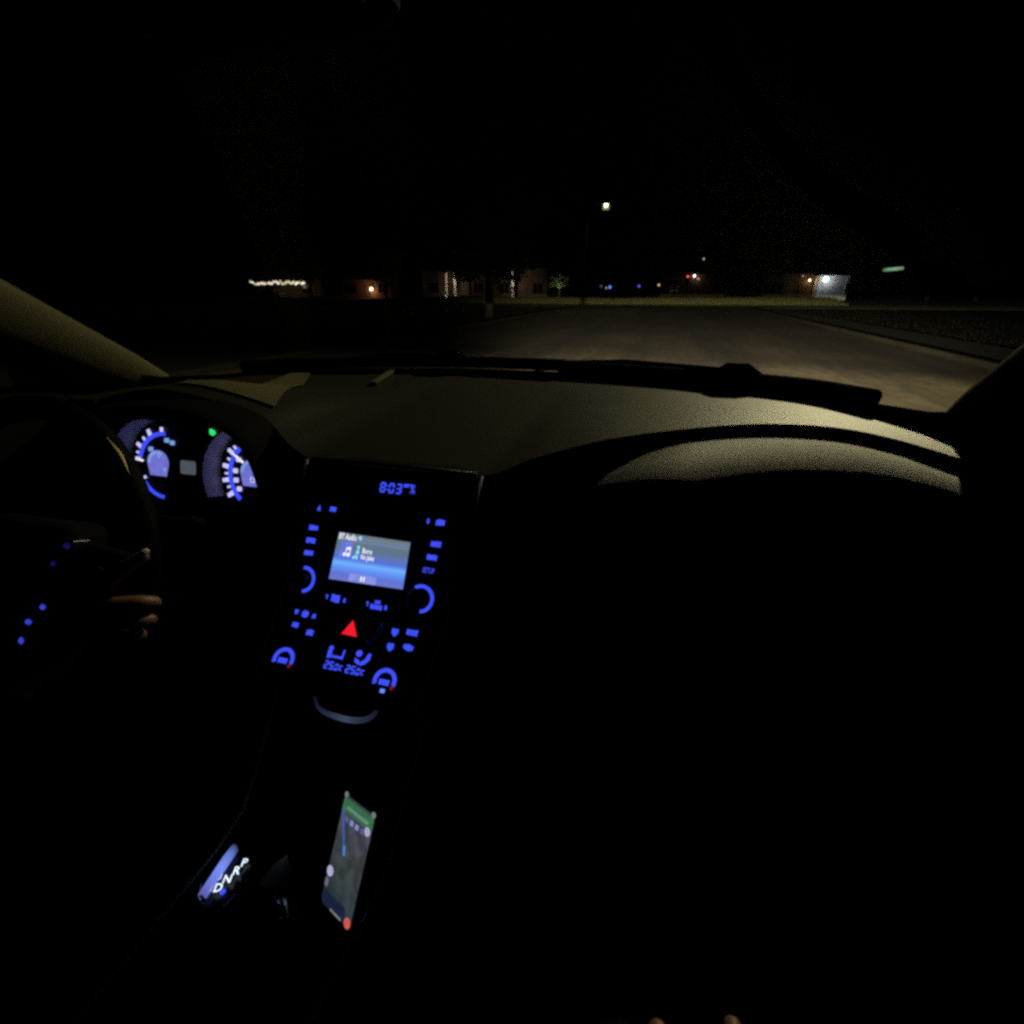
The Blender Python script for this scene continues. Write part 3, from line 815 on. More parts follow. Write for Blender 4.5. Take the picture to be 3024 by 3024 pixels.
for s in (-1, 1):
    b = MB(); b.add([(s * .845, .22, 1.19), (s * .85, -.75, 1.19), (s * .73, -.75, 1.58), (s * .73, -.22, 1.58), (s * .79, .02, 1.42)], [(0, 1, 2, 3, 4)]); b.build('side_window', M_SG, car)
    d = empty('door', (0, 0, 0), parent=car)
    b = MB(); b.grid([[(s * x, y, z) for x, z in ((.855, 1.20), (.825, 1.19), (.805, 1.12), (.80, .95), (.79, .90), (.79, .86), (.80, .80), (.81, .30))] for y in (.34, .1, -.2, -.5, -.8)]); b.build('door_panel', M_PLAST, d)
    b = MB(); b.box((s * .835, .48, .68), (.04, .30, .80)); b.build('kick_panel', M_PLAST, car)
    b = MB(); b.tube([(s * .79, .02, .98), (s * .77, -.03, .985), (s * .77, -.09, .985), (s * .79, -.13, .98)], .009, 8); b.build('handle', M_GREYT, d)
    b = MB(); b.box((s * .76, -.25, .90), (.07, .36, .03)); b.build('armrest', M_PLAST, d, bevel=.01)
    m_ = MB(); m_.lathe(Frame((s * 1.03, .32, 1.20), 0), 0, 0, [(.03, -.09), (.09, -.07), (.115, -.02), (.11, .02), (.09, .03)], 20); m_.tube([(s * .85, .30, 1.17), (s * .97, .33, 1.17)], .025, 8)
    m_.build('side_mirror', M_PAINTCAR, car)

# ---- bonnet, wings, headlights -------------------------------------
b = MB(); b.grid([[(x, y, z - .10 * (abs(x) / .82) ** 3 - (0 if abs(x) < .5 else 0)) for y, z in ((.86 - .35 * (abs(x) / .82) ** 2, 1.10), (1.1, 1.075), (1.4, 1.03), (1.7, .965), (1.9, .88), (1.97, .76))] for x in xr(-.82, .82, 24)])
b.build('bonnet', M_PAINTCAR, car)
b = MB(); b.grid([[(x, smooth_curve(FRONT, x) + dy, z) for dy, z in ((.012, 1.152), (.05, 1.142), (.12, 1.125))] for x in xr(-.8, .8, 40)]); b.build('cowl', M_RUB, car)
b = MB(); b.box((0, 1.98, .52), (1.7, .10, .44)); b.build('bumper', M_PAINTCAR, car, bevel=.04)
for s in (-1, 1):
    b = MB(); b.grid([[(s * (.82 + .07 * math.sin(math.pi * k / 5)), y, 1.03 - (y - .5) * .14 - .11 * k) for k in range(6)] for y in (.4, .8, 1.2, 1.6, 1.93)]); b.build('wing', M_PAINTCAR, car)
    hl = MB(); hl.lathe(Frame((s * .62, 1.99, .80), 0, (1, 0, 0), (0, 0, -1)), 0, 0, [(.09, .0), (.09, -.04), (.07, -.06), (.02, -.066)], 20)
    ho = hl.build('headlight', glow('headlight lens', (1, .93, .8), 3.0), car)
    l = lamp('low_beam', 'SPOT', (s * .62, 2.09, .80), ho, BEAM, (1.0, .86, .64), spot_size=R(64), spot_blend=1.0, shadow_soft_size=.02)
    aim(l, (s * .62 + 2.6, 22, -1.2))
    beam_profile(l.data)

# ---- wipers ---------------------------------------------------------
def ws_pt(x, up, out=.02):
    s = x / .85
    i = max(0, min(40, (s + 1) * 20)); i0 = int(min(39, i)); f = i - i0
    a = Vector(WSROWS[i0][0]).lerp(Vector(WSROWS[i0 + 1][0]), f); c = Vector(WSROWS[i0][12]).lerp(Vector(WSROWS[i0 + 1][12]), f)
    d = (c - a).normalized(); n = Vector((0, d.z, -d.y)); n = n if n.z > 0 else -n
    return a + d * up + n * out
for x0, x1, xm, xp, u0, u1 in ((-.70, .12, -.20, -.55, .030, .050), (.10, .74, .52, .02, .040, .040)):
    w = empty('wiper', (0, 0, 0), parent=car)
    n = 24
    b = MB(); b.tube([ws_pt(x0 + (x1 - x0) * i / n, u0 + (u1 - u0) * i / n) for i in range(n + 1)], .015, 8, flat=1.0); b.build('blade', M_RUB, w)
    um = u0 + (u1 - u0) * (xm - x0) / (x1 - x0)
    p = ws_pt(xm, um + .012, .03)
    b = MB(); b.tube([p + Vector((-.045, 0, -.004)), p + Vector((-.02, 0, .010)), p + Vector((.02, 0, .010)), p + Vector((.05, 0, -.006))], [.008, .011, .011, .006], 10); b.build('clip', M_RUB, w)
    b = MB(); b.tube([ws_pt(xp, -.03, .04), ws_pt((xp + xm) / 2, 0.0, .05), p], [.014, .011, .009], 8); b.build('arm', M_RUB, w)

# ---- instrument cluster --------------------------------------------
clu = empty('instrument_cluster', (0, 0, 0), parent=car)
FD = Frame((0, .10, 1.085), 15)
b = MB(); b.plate(FD, -.60, -.20, -.09, .085, -.02, -.004, .03); b.build('backing', M_DIAL, clu)
# hood over the dials
OPEN = [(-.219, 1.00), (-.217, 1.04), (-.216, 1.08), (-.218, 1.106), (-.2215, 1.125), (-.228, 1.144), (-.239, 1.161), (-.2534, 1.174), (-.29, 1.189), (-.34, 1.197), (-.41, 1.200), (-.49, 1.192), (-.545, 1.177), (-.58, 1.155), (-.60, 1.12), (-.608, 1.08), (-.61, 1.00)]
rows = []
cx_ = -.41
for x, z in OPEN:
    rows.append([(x, .13, z - .004), (x, .06, z), (x, .025, z + .003), (cx_ + (x - cx_) * 1.02, .02, z + .007), (cx_ + (x - cx_) * 1.04, .04, z + .012), (cx_ + (x - cx_) * 1.06, .10, z + .012)])
b = MB(); b.grid(rows); b.build('cluster_hood', M_PLAST, clu, sub=1)
b = MB(); b.grid([[(x, y, z) for y, z in ((.10, 1.0), (.05, .985), (.0, .97), (-.02, .94))] for x in xr(-.64, -.19, 20)]); b.build('cluster_sill', M_PLAST, clu)
CL, CR, CV = -.478, -.279, .003
def on(mb, name, m, h=None): return mb.build(name, m, clu)
for cu in (CL, CR):
    b = MB(); b.arc(FD, cu, CV, .080, .084, -120, 8, -.004, .036, 40); on(b, 'dial_tube', M_TUBE)
    b = MB(); b.lathe(FD, cu, CV, [(.081, -.003), (.080, 0), (.001, .0)], 48, False); on(b, 'dial_face', M_DIAL)
b = MB(); b.arc(FD, CL, CV, .053, .060, -78, 3, .001, .003, 20); on(b, 'dial_arc', BLUE)
b = MB(); b.arc(FD, CL, CV, .054, .060, 184, 235, .001, .003, 14); on(b, 'dial_arc', BLUE)
b = MB(); b.arc(FD, CR, CV, .053, .060, -140, 8, .001, .003, 30); on(b, 'dial_arc', BLUE)
def tick(cu, ang, r0, r1, w, m=WHITE, nm='dial_tick'):
    a = R(ang); su, sv = math.sin(a), -math.cos(a); tu, tv = -sv, su
    b = MB(); b.prism(FD, [(cu + su * r0 + tu * w, CV + sv * r0 + tv * w), (cu + su * r0 - tu * w, CV + sv * r0 - tv * w), (cu + su * r1 - tu * w * .8, CV + sv * r1 - tv * w * .8), (cu + su * r1 + tu * w * .8, CV + sv * r1 + tv * w * .8)], .001, .0032)
    on(b, nm, m)
for ang, r0, r1, w in ((-30, .060, .071, .0035), (-45, .060, .067, .002), (-60, .060, .071, .0035), (-72, .060, .066, .002), (-82, .056, .066, .0030), (-4, .060, .068, .0028), (-118, .050, .058, .0025)):
    tick(CL, ang, r0, r1, w)
for ang, r0, r1, w in ((-10, .060, .072, .0035), (-22, .060, .067, .002), (-34, .060, .072, .0035), (-46, .060, .067, .002), (-56, .060, .072, .0035), (-68, .060, .066, .002), (-80, .060, .072, .004), (-91, .060, .067, .002), (-101, .060, .073, .004), (-112, .060, .067, .002), (-123, .060, .073, .004)):
    tick(CR, ang, r0, r1, w)
# numerals inside the arcs are soft blobs of light
for cu, lst in ((CL, ((8, .046), (-48, .041), (24, .046))), (CR, ((-12, .046), (-58, .046), (-84, .046), (-104, .046), (-124, .046)))):
    for ang, r in lst:
        a = R(ang); u, v = cu + math.sin(a) * r, CV - math.cos(a) * r
        b = MB(); b.plate(FD, u - .0045, u + .0045, v - .004, v + .004, .001, .003, .002); on(b, 'dial_numeral', LCDE if cu == CL else WHITE)
tick(CR, -56, .036, .066, .0016, WHITEN, 'needle')
tick(CL, -84, .050, .066, .0016, WHITEN, 'needle')
# small displays in the middle of the dials, D shaped, standing proud
for cu in (CL, CR):
    poly = [(cu + .0235 * math.sin(R(a)), CV - .006 - .022 * math.cos(R(a))) for a in range(-100, 101, 10)] + [(cu + .018, CV + .017), (cu - .018, CV + .017)]
    b = MB(); b.prism(FD, poly, 0, .014); on(b, 'display_hub', M_GLOSSB)
    b = MB(); b.prism(FD, poly, .0142, .0150); on(b, 'dial_display', LCD)
    b = MB(); b.arc(FD, cu, CV - .004, .0175, .0225, -88, 30, .0152, .0156, 20); on(b, 'gauge_arc', LCDE)
    b = MB(); b.plate(FD, cu + .001, cu + .005, CV - .023, CV - .014, .0152, .0157, .0015); on(b, 'gauge_mark', LCDE)
b = MB(); b.plate(FD, CL + .013, CL + .018, CV + .001, CV + .009, .0152, .0157, .002); on(b, 'gauge_mark', LCDE)
b = MB(); b.arc(FD, CR + .001, CV + .006, .0040, .0060, 45, 405, .0152, .0157, 4); on(b, 'gear_box_mark', WHITE)
# centre of the cluster
b = MB(); b.plate(FD, -.444, -.411, -.010, .014, -.003, .001, .004); on(b, 'centre_display', GREYD)
b = MB(); b.plate(FD, -.392, -.384, -.014, -.005, -.003, .001, .002); on(b, 'display_mark', GREYB)
b = MB(); b.plate(FD, -.386, -.380, -.005, .001, -.003, .001, .001); on(b, 'display_mark', GREYB)
b = MB(); b.plate(FD, -.394, -.378, .005, .012, -.003, .001, .002); on(b, 'display_mark', GREYB)
b = MB(); b.prism(FD, [(-.378, -.069), (-.371, -.066), (-.369, -.061), (-.373, -.058), (-.378, -.060)], -.003, .002); on(b, 'headlamp_indicator', GREEN)

# ---- steering wheel -------------------------------------------------
WC = Vector((-.385, -.19, 1.06)); TW = 22
FW = Frame(WC, TW)                      # v down the wheel, h towards the driver
sw = empty('steering_wheel', (0, 0, 0), parent=car)
b = MB(); b.tube([FW.p(.19 * math.cos(2 * math.pi * i / 64), .19 * math.sin(2 * math.pi * i / 64)) for i in range(65)], .0155, 12, caps=False); b.build('rim', M_LEATH, sw)
b = MB(); b.tube([FW.p(.2035 * math.cos(R(a)), -.2035 * math.sin(R(a)), .009) for a in (36, 38, 40, 42, 44, 46, 48, 50, 52)], [.0005, .001, .002, .003, .0035, .003, .002, .001, .0005], 8); b.build('rim_glint', mat('painted glint', (.62, .52, .22), .5, .5, bump=0), sw)  # thin gold sliver paints the lamp's glint on the rim
b = MB(); b.prism(FW, [(-.075, -.05), (.075, -.05), (.085, .0), (.07, .06), (.03, .085), (-.03, .085), (-.07, .06), (-.085, .0)], -.05, .012); b.build('hub', M_PLAST, sw, bevel=.015)
for pts in ([(.06, -.01), (.12, -.005), (.188, .0)], [(-.06, -.01), (-.12, -.005), (-.188, .0)]):
    b = MB(); b.prism(FW, [(u, v - .022) for u, v in pts] + [(u, v + .03) for u, v in pts[::-1]], -.02, .0); b.build('spoke', M_PLAST, sw, bevel=.006)
b = MB(); b.prism(FW, [(-.03, .07), (.03, .07), (.022, .185), (-.022, .185)], -.025, -.003); b.build('spoke', M_GREYT, sw, bevel=.006)
for u, v, w, h, m in ((.051, .052, .0045, .0034, BLUEW), (.029, .074, .0055, .0034, BLUEW), (.019, .099, .0042, .0042, BLUEW), (.083, -.027, .006, .004, BLUED), (.063, -.003, .004, .003, BLUED)):
    b = MB(); b.plate(FW, u - w * 1.7, u + w * 1.7, v - h * 2, v + h * 2, -.004, .0135, .003); b.build('button', M_GLOSSB, sw)
    b = MB(); b.prism(FW, [(u - w, v + h * .1), (u - w * .3, v - h), (u + w * .6, v - h * .7), (u + w, v - h * .1), (u + w * .3, v + h), (u - w * .6, v + h * .8)], .0137, .0148); b.build('button_symbol', m, sw)
b = MB(); b.tube([(-.385, -.16, 1.05), (-.385, .0, .99), (-.385, .12, .95)], .035, 14); b.build('column', M_PLAST, sw)
b = MB(); b.tube([(-.36, -.10, 1.06), (-.27, -.10, 1.085), (-.20, -.11, 1.095), (-.185, -.11, 1.098)], [.009, .008, .010, .006], 8); b.build('stalk', M_PLAST, sw)

# ---- centre console -------------------------------------------------
con = empty('centre_console', (0, 0, 0), parent=car)
S1 = Frame((0, -.004, 1.053), 34)
S2 = Frame((0, -.054, .978), 50)
def cput(mb, name, m, **kw): return mb.build(name, m, con, **kw)
prof = [(.20, 1.10, .132), (.085, 1.137, .136), (.052, 1.137, .136), (-.004, 1.053, .129), (-.054, .978, .124), (-.146, .9008, .114), (-.138, .880, .113)]
rows = []
for y, z, w in prof:
    rows.append([(-w - .012, y + .10, z - .02), (-w, y, z - .004), (-w + .006, y - .002, z)] + [(-w + .006 + (2 * w - .012) * k / 8, y - .002, z) for k in range(1, 8)] + [(w - .006, y - .002, z), (w, y, z - .004), (w + .012, y + .10, z - .02)])
b = MB(); b.grid(rows, smooth=False)
b.build('stack_body', M_PLAST, con)
# gloss panels
b = MB(); b.prism(S1, [(-.118, -.045), (.118, -.045), (.112, .088), (-.112, .088)], .0025, .005); cput(b, 'radio_panel', M_GLOSSB, bevel=.001)
b = MB(); b.prism(S1, [(-.122, -.093), (.122, -.093), (.119, -.049), (-.119, -.049)], .0025, .004); cput(b, 'clock_panel', M_GLOSSB, bevel=.001)
b = MB(); b.prism(S2, [(-.110, .008), (.110, .008), (.101, .116), (-.101, .116)], .0025, .005); cput(b, 'climate_panel', M_GLOSSB, bevel=.001)
# trims along both edges; light painted in: upper lengths dark, lower pale
for s in (-1, 1):
    b = MB(); b.tube([(s * (.138), .050, 1.139), (s * .131, -.006, 1.055)], .0035, 8); cput(b, 'edge_trim', M_GREYT)
    b = MB(); b.tube([(s * .131, -.006, 1.054), (s * .126, -.056, .98), (s * .116, -.145, .903), (s * .113, -.118, .855), (s * .110, -.183, .785), (s * .108, -.225, .745), (s * .108, -.275, .735), (s * .108, -.32, .735), (s * .108, -.7, .735)], .0035, 8); cput(b, 'edge_trim', mat('lightened edge trim', (.40, .39, .36), .45, .5))
b = MB(); b.tube([(-.13, .054, 1.139), (0, .050, 1.142), (.13, .054, 1.139)], .003, 8); cput(b, 'edge_trim', M_GREYT)

b = MB(); b.tube([(.1145, -.205, .760), (.1145, -.240, .748), (.1145, -.275, .744), (.1145, -.315, .744)], .0035, 8); cput(b, 'tray_rail', M_CHROME)
# clock
def seg(mb, fr, u, v, w, h, t, on_, hh):
    hw, hv = w / 2, h / 2; sl = .10
    bars = {'a': (-hw, -hv, hw, -hv), 'g': (-hw, 0, hw, 0), 'd': (-hw, hv, hw, hv), 'f': (-hw, -hv, -hw, 0), 'b': (hw, -hv, hw, 0), 'e': (-hw, 0, -hw, hv), 'c': (hw, 0, hw, hv)}
    for k in on_:
        x0, y0, x1, y1 = bars[k]
        if y0 == y1: mb.plate(fr, u + x0, u + x1, v + y0 - t, v + y0 + t, .0045, hh)
        else: mb.plate(fr, u + x0 - t, u + x0 + t, v + y0 + t, v + y1 - t, .0045, hh)
DIG = {'0': 'abcdef', '8': 'abcdefg', '3': 'abgcd', '2': 'abged', '5': 'afgcd', '7': 'abc'}
b = MB()
for ch, u in (('8', -.0035), ('0', .0100), ('3', .0215)):
    seg(b, S1, u, -.071, .0062, .0125, .0012, DIG[ch], .006)
b.plate(S1, .0028, .0044, -.0745, -.0729, .0045, .006); b.plate(S1, .0028, .0044, -.0692, -.0676, .0045, .006)
b.plate(S1, .0283, .0300, -.0785, -.0745, .0045, .006); b.plate(S1, .0308, .0325, -.0785, -.0745, .0045, .006); b.plate(S1, .0333, .0352, -.0785, -.0745, .0045, .006)
b.plate(S1, .0283, .0425, -.0788, -.0777, .0045, .0062)
text_mesh(b, S1, '%', .0425, -.0715, .0165, .006, .72)
cput(b, 'clock_digits', BLUE)
# screen
b = MB(); b.plate(S1, -.062, .0615, -.005, .0705, .005, .0065, .004); cput(b, 'screen_bezel', M_GLOSSB)
b = MB(); b.add([S1.p(u, v, .0072) for u, v in ((-.0565, .0665), (.0565, .0648), (.0548, .0010), (-.0560, 0))], [(0, 1, 2, 3)])
scrm = picture('screen picture', 2, [(0, (.17, .19, .60)), (.14, (.12, .17, .66)), (.27, (.12, .29, .92)), (.37, (.17, .44, 1.0)), (.47, (.09, .17, .72)), (.58, (.12, .18, .46)), (.70, (.11, .175, .24)), (.86, (.13, .19, .26)), (.90, (.17, .22, .30)), (1, (.13, .17, .20))])
cput(b, 'screen', scrm)
SCW = glow('screen white', (.95, .93, 1.0), 1.0); SCC = glow('screen cyan', (.30, .72, 1.0), 1.0)
SCB = glow('screen album tile', (.13, .20, .80), 1.0); SCP = glow('screen key', (.24, .30, .80), 1.0); SCL = glow('screen line', (.16, .24, .42), 1.0)
b = MB(); b.plate(S1, -.048, -.030, .012, .034, .0074, .0077, .001); cput(b, 'album_tile', SCB)
b = MB(); b.plate(S1, -.028, .054, .0095, .0115, .0074, .0077); cput(b, 'header_line', SCL)
b = MB(); b.plate(S1, -.026, .0155, .0545, .0650, .0074, .0077); cput(b, 'pause_key', SCP)
b = MB()
text_mesh(b, S1, 'BT Audio', -.0400, .0058, .0116, .0080, .62)
text_mesh(b, S1, 'Burns', -.0060, .0216, .0100, .0080, .66)
text_mesh(b, S1, 'No Joke', -.0040, .0305, .0100, .0080, .62)
b.plate(S1, -.0080, -.0058, .0570, .0632, .0078, .0081, 0); b.plate(S1, -.0035, -.0016, .0570, .0632, .0078, .0081, 0); b.prism(S1, [(-.0080, .0570), (-.0048, .0600), (-.0080, .0632)], .0078, .0082)
cput(b, 'screen_text', SCW)
b = MB()   # music note
for u in (-.0405, -.0345): b.lathe(S1, u, .0300, [(.0026, .0078), (.0022, .0082)], 12)
b.plate(S1, -.0388, -.0376, .0205, .0300, .0078, .0082); b.plate(S1, -.0328, -.0316, .0195, .0300, .0078, .0082)
b.prism(S1, [(-.0388, .0200), (-.0316, .0185), (-.0316, .0225), (-.0388, .0235)], .0078, .0082)
cput(b, 'music_note', SCW)
b = MB(); b.arc(S1, -.0205, .0050, 0, .0030, 0, 360, .0078, .0082, 14); cput(b, 'bluetooth_symbol', SCC)
b = MB(); b.prism(S1, [(-.0235, .0270), (-.0200, .0165), (-.0178, .0270)], .0078, .0082); b.arc(S1, -.0204, .0175, 0, .0022, 0, 360, .0078, .0084, 10)
b.arc(S1, -.0250, .0325, 0, .0022, 0, 360, .0078, .0082, 10); b.arc(S1, -.0205, .0325, 0, .0022, 0, 360, .0078, .0082, 10); b.plate(S1, -.0240, -.0190, .0285, .0300, .0078, .0082)
cput(b, 'artist_symbol', SCC)

def bars(mb, fr, u, v, w, h, n, hh=.0078):
    """unreadable small backlit lettering: closely set strokes"""
    s = w / n
    for i in range(n):
        u0 = u - w / 2 + i * s
        mb.plate(fr, u0 + s * .06, u0 + s * .94, v - h / 2 * rng.uniform(.8, 1.05), v + h / 2 * rng.uniform(.8, 1.05), .0062, hh)
def button(fr, u, v, w, h, draw, m=BLUE):
    b = MB(); b.plate(fr, u - w / 2, u + w / 2, v - h / 2, v + h / 2, .0045, .0064, min(w, h) * .2); cput(b, 'button', M_GLOSSB)
    b = MB(); draw(b); cput(b, 'button_symbol', m)
def bt(fr, u, v, w=.0145, h=.0075, n=4): button(fr, u, v, w + .012, h + .008, lambda b: bars(b, fr, u, v, w, h, n))
bt(S1, -.0982, -.0011, n=2); bt(S1, -.0980, .0176, n=3); bt(S1, -.0971, .0352, n=2)
bt(S1, .0917, -.0012, n=5); bt(S1, .0895, .0173, n=5)
button(S1, .0882, .0354, .028, .0155, lambda b: text_mesh(b, S1, 'SETUP', .0882, .0354, .0098, .0078, .62))
button(S1, -.0958, -.0305, .015, .014, lambda b: b.prism(S1, [(-.0988, -.0265), (-.0960, -.0345), (-.0935, -.0265)], .006, .0078))
bt(S1, -.0735, -.0310, .0105, .0078, 1)
button(S1, .0745, -.0303, .012, .014, lambda b: b.prism(S1, [(.0730, -.0335), (.0755, -.0345), (.0765, -.0290), (.0745, -.0268), (.0730, -.0285)], .006, .0078))
bt(S1, .0925, -.0307, .0125, .0082, 4)
# volume and tune knobs with a lit half ring
for cu, a0, a1 in ((-.0960, -10, 172), (.0842, -38, 172)):
    cu2 = cu
    b = MB(); b.lathe(S1, cu2, .0730, [(.0215, .004), (.0215, .007), (.0130, .0072), (.0128, .020), (.0115, .022), (.001, .022)], 36); cput(b, 'knob', M_GLOSSB)
    b = MB(); b.arc(S1, cu2, .0730, .0142, .0188, a0, a1, .0072, .0082, 30); cput(b, 'knob_ring', BLUE)
# rocker switches under the screen
for cu, n in ((-.0400, 4), (.0228, 6)):
    b = MB(); b.plate(S1, cu - .023, cu + .023, .083, .099, .003, .0064, .004); cput(b, 'rocker', M_GLOSSB)
    b = MB()
    if cu < 0: bars(b, S1, cu, .0915, .0125, .0105, 4)
    else:
        bars(b, S1, cu, .0935, .0175, .0065, 6); bars(b, S1, cu + .001, .0870, .0080, .0050, 3)
    b.prism(S1, [(cu - .0155, .0880), (cu - .0120, .0885), (cu - .0130, .0945)], .006, .0078); b.prism(S1, [(cu + .0125, .0950), (cu + .0160, .0950), (cu + .0150, .0888), (cu + .0130, .0895)], .006, .0078)
    cput(b, 'rocker_symbol', BLUE)
# climate panel
button(S2, -.0759, .0315, .046, .014, lambda b: (b.prism(S2, [(-.0930, .0275), (-.0872, .0275), (-.0885, .0335), (-.0912, .0335)], .006, .0078), b.arc(S2, -.0759, .0315, 0, .0052, 0, 360, .006, .0078, 8), b.prism(S2, [(-.0645, .0350), (-.0590, .0352), (-.0600, .0290), (-.0632, .0295)], .006, .0078)))
bt(S2, -.0842, .0478, .0095, .0075, 2); bt(S2, -.0584, .0542, .0100, .0078, 3)
b = MB(); b.prism(S2, [(-.018, .022), (.018, .022), (.022, .056), (-.022, .056)], .0045, .0066); cput(b, 'hazard_button', M_GLOSSB, bevel=.001)
b = MB(); b.prism(S2, [(-.0025, .0285), (.0105, .0484), (-.0122, .0480)], .0064, .0082); cput(b, 'hazard_symbol', RED)
button(S2, .0608, .0333, .018, .016, lambda b: b.prism(S2, [(.0560, .0290), (.0650, .0290), (.0655, .0345), (.0610, .0392), (.0565, .0345)], .006, .0078))
bt(S2, .0843, .0300, .0155, .0078, 6)
button(S2, .0608, .0530, .018, .016, lambda b: b.prism(S2, [(.0565, .0480), (.0645, .0480), (.0655, .0540), (.0610, .0585), (.0562, .0540)], .006, .0078))
button(S2, .0848, .0493, .022, .014, lambda b: b.prism(S2, [(.0780, .0462), (.0855, .0448), (.0915, .0470), (.0915, .0520), (.0850, .0535), (.0785, .0510)], .006, .0078))
# curved grey finger guard beside the hazard button
b = MB(); b.tube([S2.p(.0405, .024, .006), S2.p(.040, .036, .008), S2.p(.036, .046, .008), S2.p(.0275, .0535, .006)], [.0025, .0038, .0038, .0025], 8); cput(b, 'guard', mat('guard trim', (.35, .35, .37), .45, .5))
for cu in (-.0729, .0730):
    b = MB(); b.lathe(S2, cu, .0955, [(.0185, .004), (.0180, .012), (.0172, .018), (.0160, .0190), (.001, .0190)], 36); cput(b, 'temperature_knob', M_GLOSSB)
    b = MB(); b.arc(S2, cu, .0955, .0105, .0155, -112, 105, .0192, .0200, 30); cput(b, 'knob_ring', BLUE)
    b = MB(); b.arc(S2, cu, .0955, .0112, .0152, 107, 128, .0192, .0200, 5); cput(b, 'knob_red_mark', REDD)
    b = MB(); 
    sv = .0968
    for i in range(4): b.plate(S2, cu - .0068 + i * .0034, cu - .0068 + i * .0034 + .0030, sv - .0032, sv + .0034, .0192, .0202)
    cput(b, 'knob_symbol', BLUE)
b = MB(); b.plate(S2, .0712, .0770, .1045, .1092, .0192, .0204, .001); cput(b, 'knob_led', BLUEH)
# climate display
b = MB(); b.plate(S2, -.030, .050, .060, .100, .0052, .0062, .003); cput(b, 'climate_display', M_GLOSSB)
b = MB()
b.arc(S2, -.0195, .0680, 0, .0030, 0, 360, .0064, .0074, 12); b.prism(S2, [(-.0225, .0705), (-.0170, .0705), (-.0160, .0800), (-.0215, .0815)], .0064, .0074)
b.prism(S2, [(-.0165, .0765), (-.0010, .0765), (-.0010, .0795), (-.0165, .0795)], .0064, .0074); b.prism(S2, [(-.0010, .0675), (.0012, .0675), (.0012, .0800), (-.0010, .0795)], .0064, .0074)
b.arc(S2, .0215, .0680, 0, .0042, 0, 360, .0064, .0074, 14); b.prism(S2, [(.0180, .0740), (.0255, .0770), (.0255, .0825), (.0185, .0790)], .0064, .0074)
b.prism(S2, [(.0265, .0790), (.0320, .0740), (.0350, .0655), (.0385, .0660), (.0385, .0735), (.0335, .0800), (.0275, .0825)], .0064, .0074)
cput(b, 'airflow_symbols', BLUE)
b = MB()
for base in (-.0215, .0100):
    for ch, u in (('2', 0.003), ('5', .0105), ('0', .0180)):
        w_, h_ = (.0046, .0085) if ch != '0' else (.0036, .0068)
        seg(b, S2, base + u, .0895 + (.0006 if ch == '0' else 0), w_, h_, .00095, DIG[ch], .0074)
    b.plate(S2, base + .0142, base + .0156, .0930, .0944, .0064, .0074)
    b.plate(S2, base + .0222, base + .0236, .0872, .0932, .0064, .0074); b.plate(S2, base + .0236, base + .0262, .0868, .0882, .0064, .0074); b.plate(S2, base + .0236, base + .0262, .0922, .0934, .0064, .0074)
cput(b, 'temperature_digits', BLUE)

# lower console: pocket, channel walls, deck
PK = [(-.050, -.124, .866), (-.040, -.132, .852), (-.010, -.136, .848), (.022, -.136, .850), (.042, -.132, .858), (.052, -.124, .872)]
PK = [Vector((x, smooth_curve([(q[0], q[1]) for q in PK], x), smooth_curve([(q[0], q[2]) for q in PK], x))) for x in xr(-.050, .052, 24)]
b = MB(); b.tube(PK, [.0012 + .0028 * math.sin(math.pi * i / 24) ** .7 + .0012 * max(0, (i - 14) / 10) for i in range(25)], 10); cput(b, 'pocket_lip_sheen', picture('painted lip sheen', 0, [(0, (.004, .005, .012)), (.3, (.020, .025, .050)), (.55, (.045, .058, .115)), (.75, (.022, .027, .055)), (1, (.006, .007, .014))]))  # glowing tube paints the displays' reflection on the pocket lip
b = MB(); b.grid([[(x, y, z) for y, z in ((-.10, .885), (-.05, .86), (-.05, .80), (-.09, .72), (-.10, .60))] for x in xr(-.112, .112, 6)], smooth=False); cput(b, 'pocket', M_PLAST)
for s in (-1, 1):
    o_ = s * .012
    b = MB(); wall = [(-.118, .855), (-.183, .785), (-.225, .745), (-.275, .735), (-.32, .735), (-.95, .735)]
    b.grid([[(s * .098, y, .56), (s * .098, y, z - .004), (s * .104, y, z), (s * .113, y, z - .003), (s * .118, y, z - .05), (s * .122, y, .40)] for y, z in wall]); cput(b, 'side_wall', M_PLAST)
b = MB(); b.add([(-.1, -.10, .588), (.1, -.10, .588), (.1, -.27, .588), (-.1, -.27, .588)], [(0, 1, 2, 3)]); cput(b, 'tray_floor', M_PLAST)
b = MB(); b.box((0, -.32 + .05 - .03, .66), (.196, .012, .14)) ; 
b = MB(); b.grid([[(-.097, y, z), (-.040, y, z), (-.0399, y, .59)] for y, z in ((-.235, .700), (-.26, .716), (-.34, .716), (-.40, .716))], smooth=False); cput(b, 'shift_plate', M_GLOSSB)
b = MB(); b.box((0, -.66, .70), (.19, .50, .05)); cput(b, 'armrest', M_SEAT, bevel=.015)
